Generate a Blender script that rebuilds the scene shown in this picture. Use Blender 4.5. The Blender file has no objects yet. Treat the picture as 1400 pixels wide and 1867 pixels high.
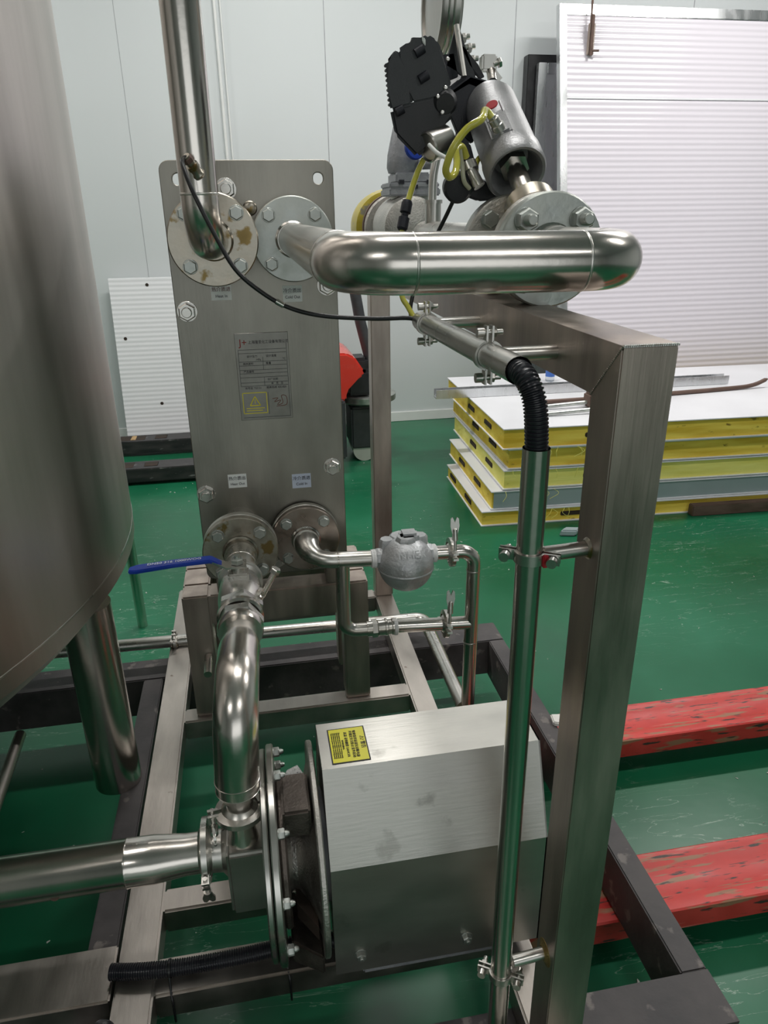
import bpy, bmesh, math, random
from mathutils import Vector, Matrix, Quaternion
random.seed(7)
SC = bpy.context.scene
COL = SC.collection
PI = math.pi
H = 1.5            # camera height over the floor; all z below are relative to the camera height

# ------------------------------------------------------------------ camera
FPX = 1316.318
PP = (700.0, 933.5)
def _n(v): return Vector(v).normalized()
_Y = _n((440-PP[0], 390-PP[1], FPX)); _Z = -_n((745-PP[0], 4100-PP[1], FPX)); _X = _Y.cross(_Z)
cam = bpy.data.cameras.new('camera')
cam.sensor_fit = 'VERTICAL'; cam.sensor_height = 36.0; cam.lens = FPX/1867*36.0
cam.clip_start = 0.02; cam.clip_end = 60
camo = bpy.data.objects.new('camera', cam); COL.objects.link(camo)
M = Matrix(((_X[0], -_X[1], -_X[2]), (_Y[0], -_Y[1], -_Y[2]), (_Z[0], -_Z[1], -_Z[2]))).to_4x4()
M.translation = (0, 0, H)
camo.matrix_world = M
SC.camera = camo

# ------------------------------------------------------------------ world, lights, exposure
w = bpy.data.worlds.new('world'); SC.world = w; w.use_nodes = True
w.node_tree.nodes['Background'].inputs[0].default_value = (0.75, 0.80, 0.85, 1)
w.node_tree.nodes['Background'].inputs[1].default_value = 0.25
SC.view_settings.view_transform = 'Standard'
SC.view_settings.look = 'None'
SC.view_settings.gamma = 1.0
SC.view_settings.use_curve_mapping = False
SC.view_settings.exposure = 0.0
def area(name, loc, sx, sy, power, color=(1, 0.98, 0.95), rot=(0, 0, 0)):
    l = bpy.data.lights.new(name, 'AREA'); l.shape = 'RECTANGLE'; l.size = sx; l.size_y = sy
    l.energy = power; l.color = color
    o = bpy.data.objects.new(name, l); COL.objects.link(o)
    o.location = (loc[0], loc[1], loc[2]+H); o.rotation_euler = rot
    return o
CEIL = 2.35
for i, (x, y, p) in enumerate([(-2.6, 3.7, 50), (0.4, 3.7, 54), (3.2, 3.7, 58), (-2.6, 1.3, 26), (0.5, 1.3, 22), (3.2, 1.3, 30), (-2.2, -2.2, 22), (1.6, -2.2, 22)]):
    area('ceiling_lamp_light', (x, y, CEIL-0.07), 1.25, 0.16, p)

# fill light added behind the camera to brighten faces turned towards it
area('rear_fill_light', (0.6, -5.3, 0.1), 5.0, 2.6, 42, (0.95, 0.98, 1.0), (PI/2, 0, 0))

# ------------------------------------------------------------------ materials
MATS = {}
def nt(name):
    m = bpy.data.materials.new(name); m.use_nodes = True
    MATS[name] = m
    return m, m.node_tree.nodes, m.node_tree.links, m.node_tree.nodes['Principled BSDF']
def ramp(nodes, stops):
    r = nodes.new('ShaderNodeValToRGB'); e = r.color_ramp.elements
    while len(e) > 1: e.remove(e[-1])
    e[0].position = stops[0][0]; e[0].color = (*stops[0][1], 1)
    for p, c in stops[1:]:
        k = e.new(p); k.color = (*c, 1)
    return r
def coords(nodes, links, scale=(1, 1, 1), kind='Object'):
    t = nodes.new('ShaderNodeTexCoord'); mp = nodes.new('ShaderNodeMapping')
    mp.inputs['Scale'].default_value = scale
    links.new(t.outputs[kind], mp.inputs['Vector']); return mp
def mat(name, c1, c2=None, rough=(0.4, 0.5), metal=0.0, scale=(6, 6, 6), bump=0.0, bscale=None, detail=5, spots=None, coat=0.0, geo=False, trans=0.0):
    """noise-varied colour and roughness; spots = (colour, threshold, scale)"""
    m, N, L, b = nt(name)
    mp = coords(N, L, scale)
    no = N.new('ShaderNodeTexNoise'); no.inputs['Scale'].default_value = 1.0; no.inputs['Detail'].default_value = detail
    L.new(mp.outputs[0], no.inputs['Vector'])
    r = ramp(N, [(0.33, c1), (0.68, c2 or c1)]); L.new(no.outputs['Fac'], r.inputs[0])
    colour = r.outputs[0]
    for sc, th, ss in ([spots] if spots and not isinstance(spots, list) else (spots or [])):
        mp2 = coords(N, L, ss if isinstance(ss, tuple) else (ss, ss, ss))
        n2 = N.new('ShaderNodeTexNoise'); n2.inputs['Scale'].default_value = 1.0; n2.inputs['Detail'].default_value = 8
        L.new(mp2.outputs[0], n2.inputs['Vector'])
        r2 = ramp(N, [(th, (0, 0, 0)), (min(1, th+0.06), (1, 1, 1))]); L.new(n2.outputs['Fac'], r2.inputs[0])
        mx = N.new('ShaderNodeMixRGB'); L.new(r2.outputs[0], mx.inputs[0]); L.new(colour, mx.inputs[1])
        mx.inputs[2].default_value = (*sc, 1); colour = mx.outputs[0]
    L.new(colour, b.inputs['Base Color'])
    rr = N.new('ShaderNodeMapRange'); rr.inputs['From Min'].default_value = 0.3; rr.inputs['From Max'].default_value = 0.7
    rr.inputs['To Min'].default_value = rough[0]; rr.inputs['To Max'].default_value = rough[1]
    L.new(no.outputs['Fac'], rr.inputs['Value']); L.new(rr.outputs[0], b.inputs['Roughness'])
    b.inputs['Metallic'].default_value = metal
    b.inputs['Coat Weight'].default_value = coat
    b.inputs['Transmission Weight'].default_value = trans
    if bump:
        bp = N.new('ShaderNodeBump'); bp.inputs['Strength'].default_value = bump; bp.inputs['Distance'].default_value = 0.002
        mp3 = coords(N, L, bscale or scale)
        n3 = N.new('ShaderNodeTexNoise'); n3.inputs['Scale'].default_value = 1.0; n3.inputs['Detail'].default_value = 6
        L.new(mp3.outputs[0], n3.inputs['Vector']); L.new(n3.outputs['Fac'], bp.inputs['Height']); L.new(bp.outputs[0], b.inputs['Normal'])
    return m
mat('steel_tube', (0.52, 0.51, 0.48), (0.66, 0.64, 0.60), (0.24, 0.34), 1.0, (9, 9, 3))
mat('steel_polished', (0.58, 0.55, 0.51), (0.74, 0.69, 0.64), (0.17, 0.27), 1.0, (8, 8, 3), bump=0.06, bscale=(90, 90, 90))
mat('steel_brushed', (0.42, 0.41, 0.38), (0.52, 0.50, 0.47), (0.30, 0.42), 1.0, (5, 5, 14), bump=0.15, bscale=(240, 240, 12))
mat('steel_frame', (0.32, 0.265, 0.235), (0.56, 0.48, 0.425), (0.34, 0.48), 1.0, (18, 18, 4), bump=0.12, bscale=(200, 200, 10))
mat('steel_rail', (0.36, 0.33, 0.30), (0.52, 0.48, 0.44), (0.34, 0.5), 1.0, (14, 5, 14), bump=0.1, bscale=(160, 30, 160), spots=((0.16, 0.12, 0.09), 0.72, 28))
mat('steel_plate', (0.21, 0.20, 0.175), (0.40, 0.38, 0.335), (0.34, 0.44), 1.0, (7, 7, 2.5), bump=0.12, bscale=(260, 60, 14))
mat('steel_cover', (0.44, 0.43, 0.40), (0.54, 0.53, 0.49), (0.34, 0.44), 1.0, (7, 16, 16), bump=0.1, bscale=(20, 220, 220), spots=((0.38, 0.37, 0.34), 0.64, 16))
mat('steel_flange', (0.50, 0.49, 0.45), (0.64, 0.63, 0.59), (0.26, 0.40), 1.0, (28, 28, 28), bump=0.3, bscale=(70, 70, 70))
mat('steel_stained', (0.30, 0.27, 0.22), (0.48, 0.45, 0.39), (0.25, 0.42), 1.0, (28, 28, 28), bump=0.2, bscale=(60, 60, 60), spots=((0.24, 0.17, 0.07), 0.565, 26))
mat('steel_brown_reflection', (0.24, 0.19, 0.16), (0.42, 0.37, 0.33), (0.22, 0.38), 1.0, (12, 12, 12), bump=0.2, bscale=(70, 70, 70))  # brown reflection on the lower right port flange, put into its base colour
mat('zinc', (0.38, 0.40, 0.38), (0.56, 0.58, 0.54), (0.32, 0.5), 0.9, (30, 30, 30), bump=0.3, bscale=(60, 60, 60))
mat('cast_steel', (0.46, 0.44, 0.41), (0.58, 0.56, 0.52), (0.33, 0.48), 1.0, (40, 40, 40), bump=0.6, bscale=(260, 260, 260))
mat('cast_dark', (0.10, 0.085, 0.075), (0.20, 0.17, 0.15), (0.35, 0.5), 0.8, (20, 20, 20), bump=0.5, bscale=(220, 220, 220))
mat('tank_steel', (0.44, 0.41, 0.38), (0.66, 0.62, 0.59), (0.36, 0.50), 1.0, (9, 9, 1.0), bump=0.10, bscale=(120, 120, 3))
mat('black_frame_paint', (0.035, 0.031, 0.033), (0.095, 0.085, 0.085), (0.5, 0.7), 0.0, (9, 9, 9), bump=0.3, bscale=(90, 90, 90), spots=((0.17, 0.15, 0.14), 0.62, 22))
mat('black_plastic', (0.010, 0.011, 0.013), (0.020, 0.021, 0.025), (0.38, 0.5), 0.0, (20, 20, 20), bump=0.15, bscale=(500, 500, 500))
mat('black_powder', (0.035, 0.038, 0.042), (0.050, 0.053, 0.058), (0.42, 0.52), 0.0, (20, 20, 20), bump=0.4, bscale=(420, 420, 420))
mat('black_bracket', (0.007, 0.008, 0.014), (0.014, 0.015, 0.024), (0.4, 0.55), 0.0, (20, 20, 20), bump=0.3, bscale=(300, 300, 300))
mat('black_rubber', (0.008, 0.008, 0.009), (0.018, 0.018, 0.02), (0.3, 0.45), 0.0, (30, 30, 30))
mat('hose_plastic', (0.012, 0.013, 0.018), (0.022, 0.022, 0.028), (0.25, 0.35), 0.0, (30, 30, 30))
mat('grey_alloy', (0.34, 0.34, 0.345), (0.42, 0.42, 0.43), (0.38, 0.5), 0.75, (20, 20, 20), bump=0.25, bscale=(300, 300, 300))
mat('grey_casting', (0.28, 0.29, 0.31), (0.38, 0.39, 0.41), (0.45, 0.6), 0.3, (25, 25, 25), bump=0.5, bscale=(150, 150, 150))
mat('silver_paint', (0.46, 0.47, 0.48), (0.56, 0.57, 0.58), (0.34, 0.48), 0.6, (30, 30, 30), bump=0.7, bscale=(130, 130, 130))
mat('yellow_paint', (0.45, 0.36, 0.03), (0.62, 0.50, 0.06), (0.25, 0.4), 0.1, (20, 20, 20), spots=((0.30, 0.28, 0.20), 0.60, 20))
mat('blue_vinyl', (0.008, 0.035, 0.30), (0.012, 0.05, 0.38), (0.28, 0.4), 0.0, (30, 30, 30))
mat('white_tape', (0.75, 0.75, 0.74), (0.88, 0.88, 0.87), (0.5, 0.7), 0.0, (60, 60, 60), bump=0.6, bscale=(200, 200, 200))
mat('yellow_tube', (0.55, 0.52, 0.06), (0.66, 0.63, 0.12), (0.14, 0.22), 0.0, (20, 20, 20), coat=0.4)
mat('clear_tube', (0.50, 0.50, 0.34), (0.58, 0.58, 0.42), (0.12, 0.2), 0.0, (20, 20, 20), coat=0.4)
mat('red_jack_paint', (0.50, 0.035, 0.030), (0.62, 0.06, 0.05), (0.35, 0.55), 0.0, (10, 14, 10), bump=0.3, bscale=(40, 60, 40), spots=[((0.33, 0.17, 0.10), 0.56, (9, 75, 50)), ((0.05, 0.035, 0.03), 0.60, (16, 110, 90)), ((0.62, 0.16, 0.13), 0.64, (5, 60, 60))])
mat('red_cover', (0.70, 0.035, 0.02), (0.76, 0.05, 0.03), (0.22, 0.3), 0.0, (5, 5, 5), coat=0.5)
mat('fork_black', (0.018, 0.018, 0.02), (0.045, 0.042, 0.042), (0.42, 0.6), 0.0, (8, 30, 30), spots=((0.22, 0.21, 0.21), 0.66, (12, 40, 40)))
mat('rubber_roller', (0.42, 0.27, 0.12), (0.48, 0.32, 0.15), (0.5, 0.6))
mat('wheel_white', (0.6, 0.6, 0.56), (0.7, 0.7, 0.66), (0.4, 0.5))
mat('label_white', (0.86, 0.88, 0.86), (0.92, 0.93, 0.92), (0.4, 0.5))
mat('label_blueish', (0.62, 0.68, 0.84), (0.70, 0.76, 0.90), (0.4, 0.5))
mat('ink_dark', (0.03, 0.03, 0.035), None, (0.5, 0.6))
mat('ink_red', (0.30, 0.02, 0.015), None, (0.5, 0.6))
mat('ink_brown', (0.17, 0.05, 0.03), None, (0.5, 0.6))
mat('ink_white', (0.75, 0.78, 0.85), None, (0.5, 0.6))
mat('ink_yellow', (0.80, 0.70, 0.05), None, (0.4, 0.5))
mat('plate_engraved', (0.22, 0.21, 0.19), (0.30, 0.29, 0.265), (0.36, 0.44), 1.0, (20, 20, 20))
mat('sticker_yellow', (0.78, 0.72, 0.03), (0.82, 0.76, 0.05), (0.35, 0.45))
mat('weld_brown', (0.28, 0.18, 0.05), (0.46, 0.36, 0.16), (0.35, 0.5), 0.8, (60, 60, 60), bump=0.8, bscale=(160, 160, 160))
mat('foam_yellow', (0.70, 0.46, 0.03), (0.92, 0.72, 0.12), (0.7, 0.9), 0.0, (3, 10, 26), bump=0.9, bscale=(10, 30, 60), spots=((0.26, 0.17, 0.02), 0.66, (14, 14, 30)))
mat('foam_pale', (0.80, 0.72, 0.14), (0.92, 0.86, 0.26), (0.7, 0.9), 0.0, (3, 10, 26), bump=0.9, bscale=(10, 30, 60), spots=((0.30, 0.20, 0.03), 0.68, (14, 14, 30)))
mat('sheet_white', (0.74, 0.74, 0.77), (0.82, 0.82, 0.85), (0.28, 0.4), 0.0, (2, 2, 2))
mat('sheet_edge_grey', (0.30, 0.36, 0.38), (0.38, 0.44, 0.46), (0.4, 0.5), 0.2, (3, 3, 3))
mat('hollow_dark', (0.02, 0.015, 0.01), (0.05, 0.03, 0.02), (0.8, 0.9))
mat('aluminium', (0.66, 0.67, 0.68), (0.76, 0.77, 0.78), (0.22, 0.34), 0.95, (20, 20, 3))
mat('skirting_white', (0.72, 0.73, 0.72), (0.78, 0.79, 0.78), (0.4, 0.5))
mat('ceiling_white', (0.46, 0.48, 0.49), (0.52, 0.54, 0.55), (0.6, 0.7))
mat('dark_wall', (0.60, 0.61, 0.60), (0.66, 0.67, 0.66), (0.6, 0.7))
mat('lamp_housing', (0.8, 0.8, 0.8), None, (0.4, 0.5))
mat('chip_white', (0.7, 0.68, 0.64), (0.8, 0.78, 0.74), (0.5, 0.7))
mat('brown_steel', (0.10, 0.06, 0.045), (0.16, 0.10, 0.08), (0.5, 0.7), 0.2, (10, 30, 30))
mat('red_rubber', (0.45, 0.02, 0.03), None, (0.4, 0.5))
mat('bottle_plastic', (0.75, 0.8, 0.85), None, (0.05, 0.1), 0.0, trans=0.8)
mat('bottle_blue', (0.05, 0.15, 0.5), None, (0.3, 0.4))
mat('bead_white', (0.70, 0.70, 0.66), (0.78, 0.78, 0.74), (0.25, 0.35), 0.2, (60, 60, 60))
mat('granite', (0.35, 0.35, 0.34), (0.6, 0.6, 0.58), (0.5, 0.6), 0.0, (120, 120, 120), spots=((0.08, 0.08, 0.08), 0.58, 180))
mat('gauge_green', (0.02, 0.20, 0.12), None, (0.35, 0.45))
def emis(name, c, s):
    m, N, L, b = nt(name); b.inputs['Emission Color'].default_value = (*c, 1); b.inputs['Emission Strength'].default_value = s
emis('tube_glow', (1, 0.98, 0.95), 5)

def wall_mat():
    m, N, L, b = nt('wall_panel')
    mp = coords(N, L, (0.5, 0.5, 0.5)); no = N.new('ShaderNodeTexNoise'); no.inputs['Scale'].default_value = 1; no.inputs['Detail'].default_value = 3
    L.new(mp.outputs[0], no.inputs['Vector'])
    r = ramp(N, [(0.3, (0.60, 0.635, 0.64)), (0.7, (0.66, 0.69, 0.70))]); L.new(no.outputs['Fac'], r.inputs[0]); L.new(r.outputs[0], b.inputs['Base Color'])
    b.inputs['Roughness'].default_value = 0.42
wall_mat()
def corr_mat(name, c, period, strength, rough):
    """white profiled sheet: horizontal ribs along z"""
    m, N, L, b = nt(name)
    t = N.new('ShaderNodeTexCoord'); s = N.new('ShaderNodeSeparateXYZ'); L.new(t.outputs['Object'], s.inputs[0])
    mu = N.new('ShaderNodeMath'); mu.operation = 'MULTIPLY'; mu.inputs[1].default_value = 2*PI/period; L.new(s.outputs['Z'], mu.inputs[0])
    si = N.new('ShaderNodeMath'); si.operation = 'SINE'; L.new(mu.outputs[0], si.inputs[0])
    bp = N.new('ShaderNodeBump'); bp.inputs['Strength'].default_value = strength; bp.inputs['Distance'].default_value = 0.003
    L.new(si.outputs[0], bp.inputs['Height']); L.new(bp.outputs[0], b.inputs['Normal'])
    b.inputs['Base Color'].default_value = (*c, 1); b.inputs['Roughness'].default_value = rough
corr_mat('ribbed_sheet_pink', (0.74, 0.70, 0.76), 0.034, 0.35, 0.20)
corr_mat('ribbed_sheet_white', (0.78, 0.79, 0.81), 0.030, 0.2, 0.35)
def floor_mat():
    m, N, L, b = nt('green_epoxy')
    mp = coords(N, L, (0.9, 0.9, 0.9)); no = N.new('ShaderNodeTexNoise'); no.inputs['Scale'].default_value = 1.6; no.inputs['Detail'].default_value = 8
    L.new(mp.outputs[0], no.inputs['Vector'])
    r = ramp(N, [(0.3, (0.005, 0.082, 0.036)), (0.55, (0.008, 0.125, 0.056)), (0.75, (0.020, 0.175, 0.090))]); L.new(no.outputs['Fac'], r.inputs[0])
    # pale scratches: thin bands of a stretched wave
    mp2 = coords(N, L, (1.2, 7, 1)); mp2.inputs['Rotation'].default_value = (0, 0, 0.5)
    n2 = N.new('ShaderNodeTexNoise'); n2.inputs['Scale'].default_value = 3.0; n2.inputs['Detail'].default_value = 10; n2.inputs['Distortion'].default_value = 0.6
    L.new(mp2.outputs[0], n2.inputs['Vector'])
    r2 = ramp(N, [(0.496, (0, 0, 0)), (0.50, (1, 1, 1)), (0.504, (0, 0, 0))]); L.new(n2.outputs['Fac'], r2.inputs[0])
    n3 = N.new('ShaderNodeTexNoise'); n3.inputs['Scale'].default_value = 1.1; n3.inputs['Detail'].default_value = 2; L.new(mp.outputs[0], n3.inputs['Vector'])
    r3 = ramp(N, [(0.46, (0, 0, 0)), (0.60, (0.7, 0.7, 0.7))]); L.new(n3.outputs['Fac'], r3.inputs[0])
    mu = N.new('ShaderNodeMixRGB'); mu.blend_type = 'MULTIPLY'; mu.inputs[0].default_value = 1; L.new(r2.outputs[0], mu.inputs[1]); L.new(r3.outputs[0], mu.inputs[2])
    # small white specks
    vo = N.new('ShaderNodeTexVoronoi'); vo.inputs['Scale'].default_value = 9; t = coords(N, L, (1, 1, 1)); L.new(t.outputs[0], vo.inputs['Vector'])
    r4 = ramp(N, [(0.018, (0.8, 0.8, 0.8)), (0.035, (0, 0, 0))]); L.new(vo.outputs['Distance'], r4.inputs[0])
    ad = N.new('ShaderNodeMixRGB'); ad.blend_type = 'ADD'; ad.inputs[0].default_value = 1; L.new(mu.outputs[0], ad.inputs[1]); L.new(r4.outputs[0], ad.inputs[2])
    mx = N.new('ShaderNodeMixRGB'); L.new(ad.outputs[0], mx.inputs[0]); L.new(r.outputs[0], mx.inputs[1]); mx.inputs[2].default_value = (0.40, 0.50, 0.42, 1)
    L.new(mx.outputs[0], b.inputs['Base Color'])
    rr = N.new('ShaderNodeMapRange'); rr.inputs['To Min'].default_value = 0.20; rr.inputs['To Max'].default_value = 0.42; L.new(no.outputs['Fac'], rr.inputs['Value']); L.new(rr.outputs[0], b.inputs['Roughness'])
    b.inputs['Specular IOR Level'].default_value = 0.38
    bp = N.new('ShaderNodeBump'); bp.inputs['Strength'].default_value = 0.10; bp.inputs['Distance'].default_value = 0.004
    n5 = N.new('ShaderNodeTexNoise'); n5.inputs['Scale'].default_value = 14; n5.inputs['Detail'].default_value = 6; L.new(mp.outputs[0], n5.inputs['Vector'])
    L.new(n5.outputs['Fac'], bp.inputs['Height']); L.new(bp.outputs[0], b.inputs['Normal'])
floor_mat()

# ------------------------------------------------------------------ mesh helpers (coordinates: x right, y away, z relative to the camera height)
def V(*a): return Vector(a)
def basis(d):
    d = Vector(d).normalized()
    a = Vector((0, 0, 1)) if abs(d.z) < 0.9 else Vector((1, 0, 0))
    u = a.cross(d).normalized(); v = d.cross(u).normalized()
    return u, v, d
def nb(): return bmesh.new()
def box(bm, x0, x1, y0, y1, z0, z1, bev=0.0, seg=2, mx=None):
    r = bmesh.ops.create_cube(bm, size=1.0)
    vs = r['verts']
    for v in vs:
        v.co = Vector(((x0+x1)/2+v.co.x*(x1-x0), (y0+y1)/2+v.co.y*(y1-y0), (z0+z1)/2+v.co.z*(z1-z0)))
    if bev > 0:
        es = list({e for v in vs for e in v.link_edges})
        r2 = bmesh.ops.bevel(bm, geom=es, offset=bev, segments=seg, affect='EDGES', clamp_overlap=True)
        vs = list({v for f in r2['faces'] for v in f.verts} | {v for v in vs if v.is_valid})
    if mx is not None: bmesh.ops.transform(bm, matrix=mx, verts=[v for v in vs if v.is_valid])
    return vs
def sweep(bm, pts, rad, n=20, cap=True):
    pts = [Vector(p) for p in pts]
    rs = rad if isinstance(rad, (list, tuple)) else [rad]*len(pts)
    rings = []; t0 = (pts[1]-pts[0]).normalized(); u, v, _ = basis(t0)
    for i, p in enumerate(pts):
        if i == 0: t = t0
        elif i == len(pts)-1: t = (pts[i]-pts[i-1]).normalized()
        else: t = ((pts[i]-pts[i-1]).normalized()+(pts[i+1]-pts[i]).normalized()).normalized()
        q = t0.rotation_difference(t); u = (q @ u).normalized(); v = (q @ v).normalized(); t0 = t
        rings.append([bm.verts.new(p+(u*math.cos(2*PI*k/n)+v*math.sin(2*PI*k/n))*rs[i]) for k in range(n)])
    for a, b in zip(rings, rings[1:]):
        for k in range(n): bm.faces.new((a[k], a[(k+1) % n], b[(k+1) % n], b[k]))
    if cap:
        bm.faces.new(rings[0][::-1]); bm.faces.new(rings[-1])
def rounded(pts, r, seg=10):
    """polyline with corner fillets of radius r (number or list)"""
    pts = [Vector(p) for p in pts]; out = [pts[0]]
    for i in range(1, len(pts)-1):
        rr = r[i-1] if isinstance(r, (list, tuple)) else r
        a = (pts[i-1]-pts[i]).normalized(); b = (pts[i+1]-pts[i]).normalized()
        ang = a.angle(b)
        if ang > PI-0.02 or rr == 0: out.append(pts[i]); continue
        d = rr/math.tan(ang/2); p0 = pts[i]+a*d; p1 = pts[i]+b*d
        c = pts[i]+(a+b).normalized()*(rr/math.sin(ang/2))
        s0 = p0-c; s1 = p1-c; th = s0.angle(s1); ax = s0.cross(s1).normalized()
        for k in range(seg+1): out.append(c+Quaternion(ax, th*k/seg) @ s0)
    out.append(pts[-1]); return out
def spline(pts, n=8):
    """Catmull-Rom through the points"""
    P = [Vector(p) for p in pts]; P = [P[0]*2-P[1]]+P+[P[-1]*2-P[-2]]; out = []
    for i in range(1, len(P)-2):
        for k in range(n):
            t = k/n; a, b, c, d = P[i-1], P[i], P[i+1], P[i+2]
            out.append(0.5*((2*b)+(c-a)*t+(2*a-5*b+4*c-d)*t*t+(3*b-a-3*c+d)*t**3))
    out.append(P[-2]); return out
def resample(pts, step):
    out = [Vector(pts[0])]; acc = 0
    for a, b in zip(pts, pts[1:]):
        a = Vector(a); b = Vector(b); L = (b-a).length; s = step-acc
        while s <= L: out.append(a+(b-a)*(s/L)); s += step
        acc = L-(s-step)
    return out
def lathe(bm, o, d, prof, n=32, cap=True):
    """prof = [(t along d, radius)...]"""
    u, v, d = basis(d); o = Vector(o); rings = []
    for t, r in prof:
        if r <= 1e-6: rings.append([bm.verts.new(o+d*t)])
        else: rings.append([bm.verts.new(o+d*t+(u*math.cos(2*PI*k/n)+v*math.sin(2*PI*k/n))*r) for k in range(n)])
    for a, b in zip(rings, rings[1:]):
        for k in range(n):
            k2 = (k+1) % n
            if len(a) == 1 and len(b) == 1: continue
            if len(a) == 1: bm.faces.new((a[0], b[k2], b[k]))
            elif len(b) == 1: bm.faces.new((a[k], a[k2], b[0]))
            else: bm.faces.new((a[k], a[k2], b[k2], b[k]))
    if cap:
        if len(rings[0]) > 1: bm.faces.new(rings[0][::-1])
        if len(rings[-1]) > 1: bm.faces.new(rings[-1])
def disc(bm, o, d, r, t, bev=0.0015, n=48):
    lathe(bm, o, d, [(0, r-bev), (bev, r), (t-bev, r), (t, r-bev)], n)
def cyl(bm, a, b, r, n=20, r2=None):
    a = Vector(a); b = Vector(b); lathe(bm, a, b-a, [(0, r), ((b-a).length, r if r2 is None else r2)], n)
def prism(bm, poly, ext, bev=0.0):
    """poly = 3-D points of one face, ext = extrusion vector"""
    ext = Vector(ext); a = [bm.verts.new(Vector(p)) for p in poly]; b = [bm.verts.new(Vector(p)+ext) for p in poly]
    n = len(a); fs = [bm.faces.new(a[::-1]), bm.faces.new(b)]
    for k in range(n): fs.append(bm.faces.new((a[k], a[(k+1) % n], b[(k+1) % n], b[k])))
    if bev:
        es = list({e for f in fs for e in f.edges})
        bmesh.ops.bevel(bm, geom=es, offset=bev, segments=2, affect='EDGES', clamp_overlap=True)
def hexa(bm, o, d, r, t, rot=0.0):
    """hexagonal nut or bolt head with a chamfered face"""
    u, v, d = basis(d); o = Vector(o)
    def ring(tt, rr, k6=True): return [bm.verts.new(o+d*tt+(u*math.cos(rot+PI/3*k)+v*math.sin(rot+PI/3*k))*rr) for k in range(6)]
    R = [ring(0, r), ring(t*0.82, r), ring(t, r*0.86)]
    for a, b in zip(R, R[1:]):
        for k in range(6): bm.faces.new((a[k], a[(k+1) % 6], b[(k+1) % 6], b[k]))
    bm.faces.new(R[0][::-1]); bm.faces.new(R[-1])

# ------------------------------------------------------------------ object helpers
WL = {}
def finish(bm, name, smooth=True, angle=35):
    bmesh.ops.recalc_face_normals(bm, faces=bm.faces)
    me = bpy.data.meshes.new(name); bm.to_mesh(me); bm.free()
    if smooth:
        me.shade_smooth(); me.set_sharp_from_angle(angle=math.radians(angle))
    return me
def put(me, name, m, parent, base=False, label=None):
    xs = [v.co for v in me.vertices]
    lo = Vector((min(c.x for c in xs), min(c.y for c in xs), min(c.z for c in xs))); hi = Vector((max(c.x for c in xs), max(c.y for c in xs), max(c.z for c in xs)))
    c = (lo+hi)/2
    if base or parent is None: c.z = lo.z
    me.transform(Matrix.Translation(-c))
    o = bpy.data.objects.new(name, me); COL.objects.link(o)
    if m: me.materials.append(MATS[m])
    w = c+Vector((0, 0, H)); WL[o] = w
    if parent is not None:
        o.parent = parent; o.location = w-WL[parent]
    else: o.location = w
    if label: o['label'] = label
    return o
def obj(name, bm, m, parent=None, label=None, angle=35): return put(finish(bm, name, angle=angle), name, m, parent, label=label)
def tag(o, label, cat, group=None):
    o['label'] = label; o['category'] = cat
    if group: o['group'] = group
    return o
def thing(name, loc, label, cat, group=None):
    o = bpy.data.objects.new(name, None); COL.objects.link(o); o.empty_display_size = 0.05
    w = Vector(loc)+Vector((0, 0, H)); o.location = w; WL[o] = w
    return tag(o, label, cat, group)
def struct(name, bm, m): 
    o = obj(name, bm, m); o['kind'] = 'structure'; return o
TPL = {}
def place(name, key, make, m, parent, pos, rot=None, label=None):
    """shared-mesh repeat part: make() returns a bmesh around the origin pointing along +z"""
    if key not in TPL:
        me = finish(make(), name); me.materials.append(MATS[m]); TPL[key] = me
    o = bpy.data.objects.new(name, TPL[key]); COL.objects.link(o)
    w = Vector(pos)+Vector((0, 0, H)); WL[o] = w
    if parent is not None: o.parent = parent; o.location = w-WL[parent]
    else: o.location = w
    if rot is not None:
        o.rotation_mode = 'QUATERNION'; o.rotation_quaternion = Vector((0, 0, 1)).rotation_difference(Vector(rot).normalized())
    if label: o['label'] = label
    return o
def hexbolt():
    bm = nb(); disc(bm, (0, 0, 0), (0, 0, 1), 0.0135, 0.002, 0.0005, 24); hexa(bm, (0, 0, 0.002), (0, 0, 1), 0.0125, 0.009); return bm
def studnut():
    bm = nb(); disc(bm, (0, 0, 0), (0, 0, 1), 0.0205, 0.003, 0.0005, 28); hexa(bm, (0, 0, 0.003), (0, 0, 1), 0.0185, 0.013)
    lathe(bm, (0, 0, 0.015), (0, 0, 1), [(0, 0.0105), (0.006, 0.0105), (0.007, 0.009), (0.010, 0.009)], 20); return bm
def smallbolt():
    bm = nb(); disc(bm, (0, 0, 0), (0, 0, 1), 0.0105, 0.0015, 0.0004, 20); hexa(bm, (0, 0, 0.0015), (0, 0, 1), 0.0085, 0.008)
    lathe(bm, (0, 0, 0.008), (0, 0, 1), [(0, 0.004), (0.004, 0.004), (0.005, 0.003)], 14); return bm
def bolt_ring(parent, c, d, rad, n=4, phase=PI/4, key='hexbolt', make=hexbolt, m='zinc', name='bolt', skip=()):
    u, v, dd = basis(d)
    for k in range(n):
        if k in skip: continue
        a = phase+2*PI*k/n
        place(name, key, make, m, parent, Vector(c)+(u*math.cos(a)+v*math.sin(a))*rad, d)
def text_mesh(body, size, name='text'):
    cu = bpy.data.curves.new(name, 'FONT'); cu.body = body; cu.size = size; cu.align_x = 'CENTER'; cu.align_y = 'CENTER'; cu.extrude = 0.0002
    o = bpy.data.objects.new(name, cu); COL.objects.link(o)
    dg = bpy.context.evaluated_depsgraph_get(); dg.update()
    me = bpy.data.meshes.new_from_object(o.evaluated_get(dg))
    COL.objects.unlink(o); bpy.data.objects.remove(o); bpy.data.curves.remove(cu)
    return me
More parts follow.
